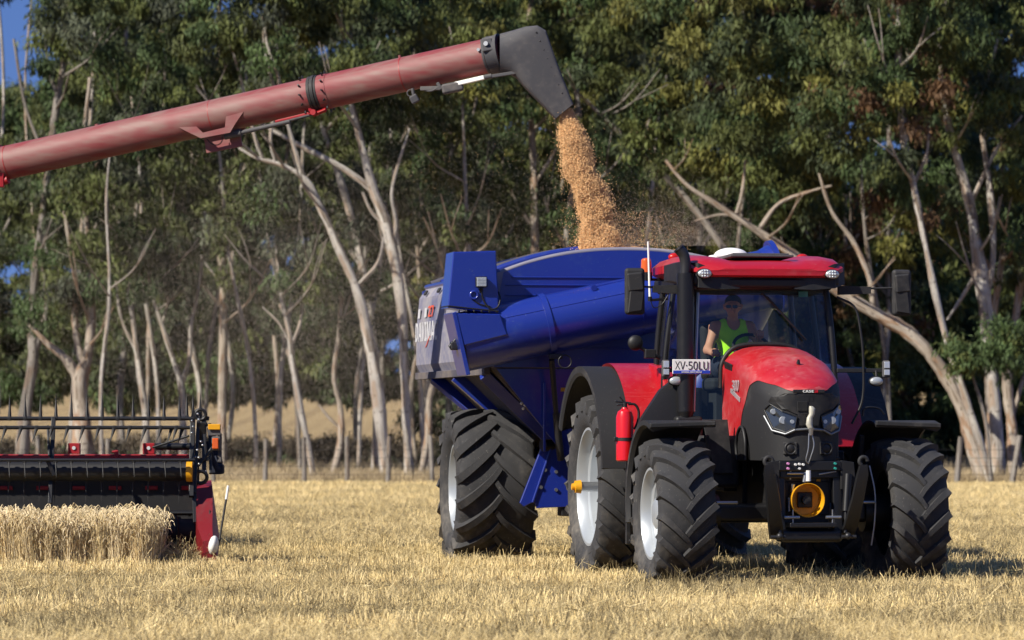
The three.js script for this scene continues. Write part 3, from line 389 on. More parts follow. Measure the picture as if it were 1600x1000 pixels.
    mesh('bracket', [plate([[s * 0.33, 1.24], [s * 0.46, 1.22], [s * 0.48, 1.02], [s * 0.40, 0.92], [s * 0.33, 0.95]], 0.03, 'xy', 0.82)], M.black, a);
  }
  const guard = P('shaft_guard', [latheX([[0, 0.16], [0.16, 0.176], [0.165, 0.176], [0.165, 0.170], [0.01, 0.152], [0, 0.05]], 40).rotateY(-Math.PI / 2).translate(-0.03, 0.835, 0.72)], M.yellow);
  mesh('shaft', [rod(V(-0.03, 0.835, 0.68), V(-0.03, 0.835, 0.83), 0.045), rbox(0.16, 0.16, 0.03, -0.03, 0.835, 0.745)], M.black, guard);
  P('warning_sticker', [rbox(0.05, 0.20, 0.004, 0.185, 0.78, 0.685)], M.yellowBright, lk); P('warning_sticker', [rbox(0.045, 0.04, 0.004, 0.13, 1.03, 0.69)], M.yellow, lk);
  const cols = [0xd08ac0, 0xd08ac0, 0xdadada, 0xdadada, 0xdadada, 0xdadada, 0x2c8f86, 0x2c8f86]; [[-0.24, 1.21], [-0.24, 1.16], [-0.16, 1.20], [-0.12, 1.16], [-0.08, 1.20], [-0.12, 1.205], [0.26, 1.21], [0.26, 1.16]].forEach(([x, y], i) => P('hydraulic_coupler', rod(V(x, y, 0.855), V(x, y, 0.89), 0.014, 0.012), std(cols[i], 0.4), lk));
  P('valve_block', [rod(V(-0.24, 1.11, 0.83), V(0.0, 1.11, 0.83), 0.012), rod(V(-0.20, 1.05, 0.80), V(-0.20, 1.16, 0.82), 0.012), rod(V(-0.06, 1.02, 0.84), V(-0.04, 1.12, 0.84), 0.022), rod(V(0.10, 1.10, 0.83), V(0.28, 1.13, 0.83), 0.01), rod(V(-0.17, 0.92, 0.75), V(-0.16, 1.0, 0.78), 0.02), rod(V(-0.20, 0.72, 0.76), V(-0.20, 0.86, 0.76), 0.018)], M.steel, lk);
  // top link hook and its cord
  const hk = P('top_hook', [loft([[0, 1.80, 0.018], [0.012, 1.775, 0.034], [0.01, 1.72, 0.030], [-0.012, 1.68, 0.032], [-0.018, 1.61, 0.036], [0.0, 1.56, 0.026]].map(([x, y, w]) => { const r = []; for (let i = 0; i < 10; i++) { const a = i / 10 * Math.PI * 2; r.push(V(x + w * Math.cos(a), y, 0.905 - 0.02 + w * 0.8 * Math.sin(a))); } return r.reverse(); }), { capA: true, capB: true, crease: 0.8 })], std(0xb9b6a8, 0.5, 0.2));
  mesh('hook_rod', [rod(V(0.0, 1.58, 0.885), V(0.0, 1.5, 0.885), 0.03, 0.02), pipe([V(0.01, 1.52, 0.88), V(0.03, 1.4, 0.89), V(0.0, 1.28, 0.88), V(-0.02, 1.22, 0.87)], 0.007, 6), pipe([V(-0.02, 1.52, 0.88), V(-0.03, 1.36, 0.89), V(-0.05, 1.24, 0.88), V(-0.02, 1.21, 0.87)], 0.007, 6), ], M.steel, hk); mesh('link_pin', rod(V(-0.02, 1.03, 0.86), V(-0.02, 1.14, 0.86), 0.026), M.white, hk);
  P('stray_cable', [pipe([V(0.84, 1.18, 0.1), V(0.87, 0.9, 0.2), V(0.86, 0.6, 0.22), V(0.83, 0.35, 0.2)], 0.008, 6)], M.white);
}
tractor.updateMatrixWorld(true);
// fire extinguisher strapped beside the step
{
  const e = thing('fire_extinguisher', 'red fire extinguisher strapped upright between the tractor wheels', 'extinguisher', [0, 0, 0], 11 * Math.PI / 180);
  e.position.copy(tractor.localToWorld(V(-1.47, 1.22, -1.32))); 
  mesh('cylinder', [latheX([[0, 0.0], [0, 0.082], [0.012, 0.094], [0.47, 0.094], [0.53, 0.075], [0.56, 0.035], [0.575, 0.03]], 32).rotateZ(Math.PI / 2)], M.extRed, e);
  mesh('valve', [rod(V(0, 0.56, 0), V(0, 0.625, 0), 0.026), bar(V(-0.11, 0.64, 0), V(0.07, 0.62, 0), 0.022, 0.02), bar(V(-0.09, 0.60, 0.01), V(0.02, 0.61, 0.01), 0.02, 0.016), rod(V(0, 0.62, 0), V(-0.06, 0.69, 0.01), 0.008)], M.darkSteel, e);
  mesh('hose', [pipe([V(0.04, 0.61, 0), V(0.11, 0.605, 0), V(0.15, 0.54, 0), V(0.14, 0.42, 0), V(0.105, 0.34, 0)], 0.014)], M.black, e);
  mesh('strap', [new THREE.CylinderGeometry(0.098, 0.098, 0.035, 28, 1, true).translate(0, 0.235, 0), rbox(0.12, 0.05, 0.03, -0.07, 0.235, 0.03), rbox(0.05, 0.25, 0.04, 0.02, 0.2, -0.12)], M.black, e);
}
// ---------------------------------------------------------------- driver
function field(bones, k, lo, size, N, mat, name, parent, cut) {
  const mc = new MarchingCubes(N, mat, false, false, 400000); mc.isolation = 0; const h = N / 2;
  for (let z = 0; z < N; z++) for (let y = 0; y < N; y++) for (let x = 0; x < N; x++) {
    const px = lo.x + ((x - h) / h + 1) / 2 * size, py = lo.y + ((y - h) / h + 1) / 2 * size, pz = lo.z + ((z - h) / h + 1) / 2 * size;
    let d = 9; for (const b of bones) { const bx = b[3] - b[0], by = b[4] - b[1], bz = b[5] - b[2], t = Math.max(0, Math.min(1, ((px - b[0]) * bx + (py - b[1]) * by + (pz - b[2]) * bz) / (bx * bx + by * by + bz * bz + 1e-9))); const e = Math.hypot(px - b[0] - t * bx, (py - b[1] - t * by), (pz - b[2] - t * bz) * (b[8] ?? 1)) - (b[6] + (b[7] - b[6]) * t); const q = Math.max(0, k - Math.abs(d - e)) / k; d = Math.min(d, e) - q * q * k * 0.25; }
    if (cut) d = Math.max(d, cut(px, py, pz));
    mc.field[x + y * N + z * N * N] = -d;
  }
  mc.update(); const n = mc.count ?? mc.geometry.drawRange.count;
  const g = new THREE.BufferGeometry(), p = mc.positionArray.slice(0, n * 3), nn = mc.normalArray.slice(0, n * 3);
  for (let i = 0; i < n; i++) { p[i * 3] = lo.x + (p[i * 3] + 1) / 2 * size; p[i * 3 + 1] = lo.y + (p[i * 3 + 1] + 1) / 2 * size; p[i * 3 + 2] = lo.z + (p[i * 3 + 2] + 1) / 2 * size; }
  g.setAttribute('position', new THREE.BufferAttribute(p, 3)); g.setAttribute('normal', new THREE.BufferAttribute(nn, 3)); g.setAttribute('uv', new THREE.BufferAttribute(new Float32Array(n * 2), 2));
  return g;
}
{
  // frame: tractor axes, origin at the seat (0,0,0) = middle of the seat top
  const p = thing('person', 'driver in a bright lime singlet sitting at the tractor wheel', 'person', [0, 0, 0], 11 * Math.PI / 180);
  p.position.copy(tractor.localToWorld(V(-0.10, 2.18, -2.06)));
  const torso = [[-0.09, 0.08, -0.04, 0.09, 0.08, -0.04, 0.125, 0.125], [0, 0.12, -0.04, 0, 0.38, -0.04, 0.135, 0.15, 1.25], [-0.10, 0.44, -0.04, 0.10, 0.44, -0.04, 0.105, 0.105, 1.1]];
  const limbs = [];
  const hands = {};
  for (const s of [-1, 1]) {
    const sh = [s * 0.19, 0.49, -0.03], el = s < 0 ? [-0.30, 0.24, 0.10] : [0.29, 0.28, 0.14], wr = s < 0 ? [-0.30, 0.20, 0.33] : [0.18, 0.40, 0.40];
    limbs.push([...sh, ...el, 0.062, 0.046], [...el, ...wr, 0.046, 0.031], [s * 0.09, 0.49, -0.03, ...sh, 0.07, 0.062]);
    const kn = [s * 0.17, 0.06, 0.44], an = [s * 0.16, -0.40, 0.50]; limbs.push([s * 0.10, 0.07, 0, ...kn, 0.098, 0.066], [...kn, ...an, 0.064, 0.042], [...an, an[0], an[1] - 0.06, an[2] + 0.16, 0.045, 0.035]);
    hands[s] = wr;
  }
  const neck = [[0, 0.50, -0.03, 0, 0.62, 0.0, 0.058, 0.055]];
  const body = field([...torso, ...limbs, ...neck], 0.05, V(-0.62, -0.58, -0.42), 1.25, 96, M.skin, 'body', p);
  // head turned towards its right, with brow, nose, jaw and ears
  const hd = [[0, 0.725, 0.0, 0, 0.745, -0.015, 0.088, 0.088], [0, 0.66, 0.035, 0, 0.70, 0.03, 0.055, 0.062], [0, 0.705, 0.085, 0, 0.683, 0.108, 0.012, 0.016], [-0.04, 0.733, 0.075, 0.04, 0.733, 0.075, 0.016, 0.016], [-0.022, 0.655, 0.078, 0.022, 0.655, 0.078, 0.013, 0.013], [-0.09, 0.70, -0.005, -0.094, 0.73, -0.015, 0.013, 0.016], [0.09, 0.70, -0.005, 0.094, 0.73, -0.015, 0.013, 0.016], [0, 0.60, 0.0, 0, 0.66, 0.01, 0.05, 0.055]];
  const turn = new THREE.Matrix4().makeRotationY(-0.35);
  const head = field(hd, 0.02, V(-0.16, 0.54, -0.16), 0.32, 72, M.skin, 'head', p); head.applyMatrix4(turn);
  const handGeo = (s) => { const w = hands[s], l = [[...w, w[0], w[1] + 0.02, w[2] + 0.06, 0.03, 0.036]]; for (let i = 0; i < 4; i++) { const x = w[0] + (i - 1.5) * 0.019, len = [0.03, 0.038, 0.036, 0.027][i]; l.push([x, w[1] + 0.03, w[2] + 0.085, x, w[1] + 0.035, w[2] + 0.085 + len, 0.009, 0.0085], [x, w[1] + 0.035, w[2] + 0.085 + len, x, w[1] - 0.005, w[2] + 0.10 + len, 0.0085, 0.008], [x, w[1] - 0.005, w[2] + 0.10 + len, x, w[1] - 0.03, w[2] + 0.07 + len, 0.008, 0.0075]); } l.push([w[0] - s * 0.03, w[1] + 0.01, w[2] + 0.03, w[0] - s * 0.055, w[1] + 0.005, w[2] + 0.07, 0.011, 0.010], [w[0] - s * 0.055, w[1] + 0.005, w[2] + 0.07, w[0] - s * 0.045, w[1] - 0.015, w[2] + 0.10, 0.010, 0.009]); return field(l, 0.008, V(w[0] - 0.1, w[1] - 0.09, w[2] - 0.03), 0.21, 64, M.skin, 'hand', p); };
  mesh('body', mergeRaw([body, head, handGeo(-1), handGeo(1)]), M.skin, p);
  const big = torso.map((b) => { const c = b.slice(); c[6] += 0.013; c[7] += 0.013; return c; });
  mesh('singlet', field([...big, [-0.12, 0.50, -0.03, -0.09, 0.53, -0.03, 0.06, 0.055], [0.12, 0.50, -0.03, 0.09, 0.53, -0.03, 0.06, 0.055]], 0.05, V(-0.35, -0.08, -0.38), 0.7, 84, M.hivis, 'singlet', p, (x, y, z) => Math.max(-(y - 0.0), -(Math.hypot(x, (y - 0.56) * 0.75, 0) - 0.075) - (z < -0.08 ? -1 : 0))), M.hivis, p);
  mesh('shorts', field([[-0.10, 0.06, -0.03, 0.10, 0.06, -0.03, 0.145, 0.145], [-0.10, 0.07, 0, -0.155, 0.066, 0.30, 0.115, 0.10], [0.10, 0.07, 0, 0.155, 0.066, 0.30, 0.115, 0.10]], 0.03, V(-0.4, -0.32, -0.28), 0.8, 72, M.navy, 'shorts', p), M.navy, p);
  const hair = field([[0, 0.745, -0.02, 0, 0.76, -0.02, 0.094, 0.092]], 0.02, V(-0.14, 0.62, -0.16), 0.28, 48, M.hair, 'hair', p, (x, y, z) => -(y - 0.745 + (z - 0.02) * -0.55)); hair.applyMatrix4(turn); mesh('hair', hair, M.hair, p);
  const gl = mergeRaw([rbox(0.055, 0.036, 0.02, -0.035, 0.715, 0.092, 0, -0.2, 0, 0.008), rbox(0.055, 0.036, 0.02, 0.035, 0.715, 0.092, 0, 0.2, 0, 0.008), rod(V(-0.065, 0.72, 0.08), V(-0.095, 0.72, -0.01), 0.004), rod(V(0.065, 0.72, 0.08), V(0.095, 0.72, -0.01), 0.004)]); gl.applyMatrix4(turn); mesh('sunglasses', gl, std(0x0c0c0e, 0.15), p);
}
// ---------------------------------------------------------------- chaser bin (+z forward, origin under its axle)
const bin = thing('grain_bin', 'blue grain chaser bin with folded auger hitched behind the red tractor', 'grain bin', [1.0, 0.1, -55.0], 9 * Math.PI / 180);
{
  const B = bin, P = (name, geo, mat, parent = B) => mesh(name, geo, mat, parent);
  const bT = tyreGeo(0.955, 0.95, 0.52, 17, 1, 0.06, 0.085, 0.50), bR = rimGeo(0.52, 0.95, 0.35, 0.17);
  for (const s of [-1, 1]) wheel(B, s * 1.32, 0.85, 0, s, bT, bR, 0.2, { n: 8, x: 0.19, r: 0.27 });
  P('axle', [rbox(2.2, 0.26, 0.3, 0, 0.9, 0), ...[-1, 1].map((s) => rbox(0.3, 0.5, 0.4, s * 0.6, 1.05, 0))], M.black);
  // hopper walls
  const W = 1.66, zf = 2.25, zb = -3.7, yb = 2.28, yt = 3.36, th = 0.05;
  const side = (s) => { const rings = []; for (let i = 0; i <= 20; i++) { const z = zb + (zf - zb) * i / 20, bulge = 0.0, r = [[W - 0.03, yb], [W + 0.02, yb + 0.10], [W + 0.02 + bulge, yb + 0.55], [W - 0.02, yt - 0.12], [W - 0.10, yt], [W - 0.10 - th, yt], [W - 0.02 - th, yt - 0.12], [W - th, yb + 0.3], [W - 0.03 - th, yb]]; rings.push(r.map(([x, y]) => V(s * x, y, z))); } return loft(s > 0 ? rings.map((r) => r.reverse()) : rings, { capA: true, capB: true, crease: 0.35 }); };
  for (const s of [-1, 1]) { const w = P('side_wall', side(s), M.blueDusty); boxUV(w.geometry); if (s < 0) w.userData.label = 'dusty side wall with the maker lettering'; 
    mesh('wall_skirt', [bar(V(s * (W + 0.0), yb - 0.045, zb), V(s * (W + 0.0), yb - 0.045, zf - 0.02), 0.07, 0.09)], M.binUnder, w);
    mesh('top_rail', [rod(V(s * (W - 0.12), yt + 0.03, zb), V(s * (W - 0.12), yt + 0.03, zf), 0.035)], M.blue, w);
    for (const z of [-3.1, -1.9, -0.7, 0.5]) mesh('tarp_clip', [rbox(0.03, 0.07, 0.12, s * (W - 0.02), yt - 0.06, z, 0, 0, s * 0.5)], M.black, w);
    if (s < 0) {
      const g = letters('DAVIMAC', 2.0, 0.25, 0.004, font, 0.15); g.rotateY(-Math.PI / 2); g.translate(-(W + 0.021), 2.80, -2.75); mesh('lettering', g, M.lettering, w);
      const g2 = letters('27', 0.5, 0.14, 0.004, font, 0.1); g2.rotateY(-Math.PI / 2); g2.translate(-(W + 0.016), 3.05, -2.35); mesh('number', g2, M.orange, w);
      for (const z of [-2.85, -3.45]) mesh('worn_mark', plate([[z - 0.13, 2.98], [z + 0.08, 2.98], [z + 0.14, 3.10], [z - 0.06, 3.10]], 0.003, 'zy', -(W + 0.019), 0), M.lettering, w);
      const sw = new THREE.Shape(); sw.moveTo(-0.42, -0.22); sw.bezierCurveTo(-0.15, -0.2, 0.0, 0.02, 0.35, 0.03); sw.bezierCurveTo(0.0, -0.02, -0.1, -0.24, -0.42, -0.22); const g3 = new THREE.ExtrudeGeometry(sw, { depth: 0.004, bevelEnabled: false }); g3.scale(0.7, 0.55, 1); g3.rotateY(-Math.PI / 2); g3.translate(-(W + 0.025), 2.72, -2.55); mesh('swoosh', g3, M.orange, w);
      mesh('wall_stripe', [plate([[-0.9, 3.205], [0.9, 3.185], [0.9, 3.215]], 0.003, 'zy', -(W + 0.018), 0)], M.lettering, w);
    } }
  // arched front and back walls, with rolled seams
  const arch = (x) => 3.33 + 0.32 * (1 - Math.pow(Math.abs(x) / 1.6, 2.2));
  const wallGeo = (z0) => { const poly = [[-1.60, yb]]; for (let i = 0; i <= 24; i++) { const x = -1.6 + 3.2 * i / 24; poly.push([x, arch(x)]); } poly.push([1.6, yb]); return plate(poly, 0.05, 'xy', z0, 0.006); };
  const fw = P('front_wall', [wallGeo(zf - 0.06)], M.blue), bw = P('rear_wall', [wallGeo(zb)], M.blue);
  for (const y of [3.33, 3.24, 3.12, 2.8, 2.5]) mesh('seam', rbox(3.0 - (y > 3.3 ? 0.25 : 0.1), 0.018, 0.02, 0, y, zf + 0.002, 0, 0, 0, 0.006), M.blue, fw);
  { const pts = []; for (let i = 0; i <= 20; i++) { const x = -1.6 + 3.2 * i / 20; pts.push(V(x, arch(x) + 0.01, zf - 0.03)); } mesh('top_hoop', pipe(pts, 0.03, 8, 60), M.blueDusty, fw); }
  // tarp bows standing over the load, one behind the other
  [1.75, 1.2, 0.65, 0.1, -0.6, -1.4, -2.3, -3.2].forEach((z, i) => { const pts = []; for (let k = 0; k <= 16; k++) { const x = -1.55 + 1.05 * k / 16; pts.push(V(x, arch(x) + 0.045, z)); } P('tarp_bow', pipe(pts, i % 3 === 1 ? 0.055 : 0.045, 8, 40), i % 2 ? M.binUnder : M.blue); });
  P('top_deck', (() => { const rings = []; for (const z of [zf - 0.05, 0.3]) { const r = []; for (let k = 0; k <= 14; k++) { const x = -1.58 + 0.9 * k / 14; r.push(V(x, arch(x) + (z > 1 ? 0.0 : 0.06), z)); } rings.push(r); } return boxUV(plain(loft(rings, { closed: false, crease: null }))); })(), M.blueDusty);
  P('load', (() => { const rings = []; const R = rng(5); for (let i = 0; i <= 30; i++) { const z = zb + 0.08 + (zf - zb - 0.2) * i / 30, r = []; for (let j = 0; j <= 24; j++) { const x = -1.5 + 3.0 * j / 24, d = Math.hypot(x * 0.85, (z - 1.0) * 0.5); r.push(V(x, 3.16 + 0.62 * Math.exp(-d * d * 0.9) + 0.02 * R(), z)); } rings.push(r); } return boxUV(plain(loft(rings, { closed: false, crease: null }))); })(), tx(tex(256, 256, (() => { const r = rng(9); return () => { const k = 0.75 + 0.5 * r(); return [208 * k, 156 * k, 104 * k]; }; })(), true, 3), 0.9));
  // lower sloping hopper and its ribs
  const lower = (() => { const r0 = [V(-1.62, yb, zb), V(1.62, yb, zb), V(1.62, yb, zf), V(-1.62, yb, zf)], r1 = [V(-0.42, 1.08, -2.0), V(0.42, 1.08, -2.0), V(0.42, 1.08, 1.5), V(-0.42, 1.08, 1.5)]; return loft([r0, r1], { capB: true, crease: 0.3 }); })();
  const hop = P('lower_hopper', [lower], M.binUnder);
  for (const s of [-1, 1]) for (const z of [2.02, -0.35, -2.2]) { const b = P('support_beam', bar(V(s * 1.66, 2.20, z), V(s * 0.62, 1.28, z * 0.72), 0.14, 0.09), M.blue); }
  for (const s of [-1, 1]) for (const z of [0.95, -1.3]) mesh('hopper_rib', bar(V(s * 1.5, 2.20, z), V(s * 0.5, 1.18, z * 0.8), 0.04, 0.08), M.binUnder, hop);
  P('chassis_rail', [bar(V(-0.55, 1.16, -2.6), V(-0.55, 1.16, 2.2), 0.14, 0.22), bar(V(0.55, 1.16, -2.6), V(0.55, 1.16, 2.2), 0.14, 0.22), bar(V(-0.55, 1.12, 2.1), V(0.15, 0.78, 4.0), 0.13, 0.2), bar(V(0.55, 1.12, 2.1), V(0.35, 0.78, 4.0), 0.13, 0.2), bar(V(0.2, 0.72, 3.9), V(0.62, 0.6, 4.35), 0.12, 0.12), rbox(1.5, 0.36, 0.3, 0, 0.72, 1.9)], M.black);
  for (const s of [-1, 1]) { const br = P('chassis_bracket', [plate([[s * 0.72, 1.36], [s * 0.98, 1.36], [s * 1.24, 0.70], [s * 1.20, 0.66], [s * 1.08, 0.72], [s * 1.04, 0.64], [s * 0.60, 0.66], [s * 0.60, 1.2]], 0.05, 'xy', 2.02, 0.006), rbox(0.08, 0.6, 0.3, s * 0.7, 1.0, 1.85)], M.blue);
    mesh('bracket_rib', bar(V(s * 0.88, 1.34, 2.09), V(s * 1.10, 0.70, 2.09), 0.025, 0.03), M.blue, br);
    for (const [x, y] of [[0.82, 0.85], [0.82, 1.06], [0.95, 1.08], [1.0, 0.88]]) mesh('bolt', rod(V(s * x, y, 2.06), V(s * x, y, 2.10), 0.022, 0.022, 6), M.steel, br);
    mesh('pivot', rod(V(s * 0.72, 1.37, 1.95), V(s * 0.98, 1.37, 2.1), 0.07), M.black, br); }
  P('pin_row', [[-1.22, 1.86], [-1.18, 1.84], [-1.15, 1.86], [-1.12, 1.83], [-1.20, 1.80]].map(([x, y]) => new THREE.SphereGeometry(0.018, 8, 6).translate(x, y, 2.02)), M.white, hop);
  // folded auger across the front, its hood, strut, flange
  const za = 2.62, a0 = V(-2.03, 2.56, za), a1 = V(1.72, 3.34, za), ax = a1.clone().sub(a0).normalize(), along = (t) => a0.clone().lerp(a1, t), rA = 0.345;
  const aug = P('folded_auger', [rod(a0, a1, rA, rA, 48)], M.blue);
  mesh('auger_seam', [rod(along(0.258), along(0.275), rA + 0.024, rA + 0.024, 48), rod(along(0.55), along(0.553), rA + 0.006, rA + 0.006, 48), rod(along(0.78), along(0.783), rA + 0.006, rA + 0.006, 48), rod(along(0.0).add(V(0, 0.18, 0.297)), along(1).add(V(0, 0.18, 0.297)), 0.006, 0.006, 6)], M.blue, aug);
  mesh('end_flange', [rod(along(0.955), along(1.0), rA + 0.005, rA + 0.06, 48), rod(along(0.985), along(1.0), rA + 0.09, rA + 0.09, 48)], M.blue, aug);
  mesh('hinge_arm', [bar(V(-0.5, 3.19, za + 0.1), V(0.5, 3.40, za + 0.05), 0.05, 0.10), rod(V(-0.5, 3.19, za + 0.05), V(-0.5, 3.19, za + 0.22), 0.035), rod(V(-0.42, 3.15, za + 0.2), V(0.6, 3.35, za + 0.14), 0.016)], M.blue, aug);
  mesh('lower_auger', [rod(V(1.55, 3.3, 2.35), V(0.55, 1.35, 2.3), 0.3, 0.3, 32)], M.blue, aug);
  const hood = P('auger_hood', [plate([[-2.20, 2.965], [-1.63, 2.90], [-1.665, 3.60], [-2.14, 3.585]], 0.56, 'xy', 2.30, 0.012), plate([[-2.13, 2.88], [-1.63, 2.87], [-1.55, 2.65], [-2.03, 2.53]], 0.68, 'xy', 2.29, 0.012), bar(V(-2.155, 2.90, 2.63), V(-1.99, 2.18, 2.63), 0.05, 0.72)], M.blue);
  mesh('hood_lip', [rbox(0.60, 0.015, 0.60, -1.92, 2.945, 2.60, 0, 0, -0.10)], M.black, hood);
  for (let i = 0; i < 6; i++) mesh('bolt', rod(V(-2.10 + i * 0.088, 2.905 + (i > 3 ? 0.005 : 0.02 - i * 0.003), 2.97), V(-2.10 + i * 0.088, 2.905, 2.985), 0.012, 0.012, 6), M.darkSteel, hood);
  mesh('hinge_eye', [new THREE.TorusGeometry(0.042, 0.016, 8, 20).translate(-1.91, 3.10, 2.885)], M.blue, hood);
  const wl = mesh('work_light', [rbox(0.135, 0.125, 0.06, -1.83, 3.25, 2.91, 0, 0, 0.04, 0.015), bar(V(-1.83, 3.18, 2.90), V(-1.83, 3.13, 2.87), 0.04, 0.02)], M.black, hood);
  { const list = []; for (let i = 0; i < 3; i++) for (let j = 0; j < 3; j++) list.push(rbox(0.033, 0.03, 0.01, -1.83 + (i - 1) * 0.036, 3.25 + (j - 1) * 0.034, 2.942, 0, 0, 0, 0.003)); mesh('light_face', [rbox(0.115, 0.105, 0.008, -1.83, 3.25, 2.938), ...list], M.led, hood); }
  mesh('light_cable', [pipe([V(-1.83, 3.17, 2.89), V(-1.80, 3.04, 2.88), V(-1.72, 2.94, 2.89), V(-1.64, 2.96, 2.88), V(-1.60, 3.06, 2.84), V(-1.61, 3.14, 2.78)], 0.010, 6), pipe([V(-1.94, 3.06, 2.88), V(-1.85, 3.0, 2.88), V(-1.72, 2.97, 2.88)], 0.008, 6)], M.black, hood);
  mesh('latch', [rbox(0.09, 0.10, 0.12, -2.12, 2.52, 2.72, 0, 0, 0, 0.02), rod(V(-2.18, 2.5, 2.74), V(-2.08, 2.62, 2.76), 0.02), pipe([V(-2.10, 2.52, 2.8), V(-2.04, 2.46, 2.82), V(-2.03, 2.36, 2.82)], 0.01, 6)], M.darkSteel, hood);
  const cy = P('lift_strut', [rod(V(-0.98, 2.36, za + 0.1), V(-0.88, 1.72, 2.45), 0.034, 0.03), rod(V(-0.88, 1.74, 2.45), V(-0.80, 1.2, 2.3), 0.045)], M.darkSteel); mesh('strut_loop', [new THREE.TorusGeometry(0.075, 0.008, 6, 20).translate(-0.84, 2.34, za + 0.2), rbox(0.16, 0.06, 0.05, -0.94, 2.40, za + 0.15)], M.darkSteel, cy);
  P('side_flap', [plate([[-1.60, 3.36], [-1.48, 3.40], [-1.56, 3.0], [-1.66, 2.9]], 0.04, 'xy', 2.28, 0.005)], M.blueDusty);
  P('warning_decal', [rbox(0.11, 0.045, 0.004, -0.74, 2.02, 2.263)], M.yellow, fw);
  P('ladder', [bar(V(-1.0, 2.1, 2.33), V(-1.0, 1.3, 2.33), 0.03, 0.03), bar(V(-0.7, 2.1, 2.33), V(-0.7, 1.3, 2.33), 0.03, 0.03)], M.blue);
  P('lower_front_plate', [plate([[-1.55, 2.26], [1.55, 2.26], [0.7, 1.2], [-0.7, 1.2]], 0.03, 'xy', 2.22, 0.004)], M.blue);
}
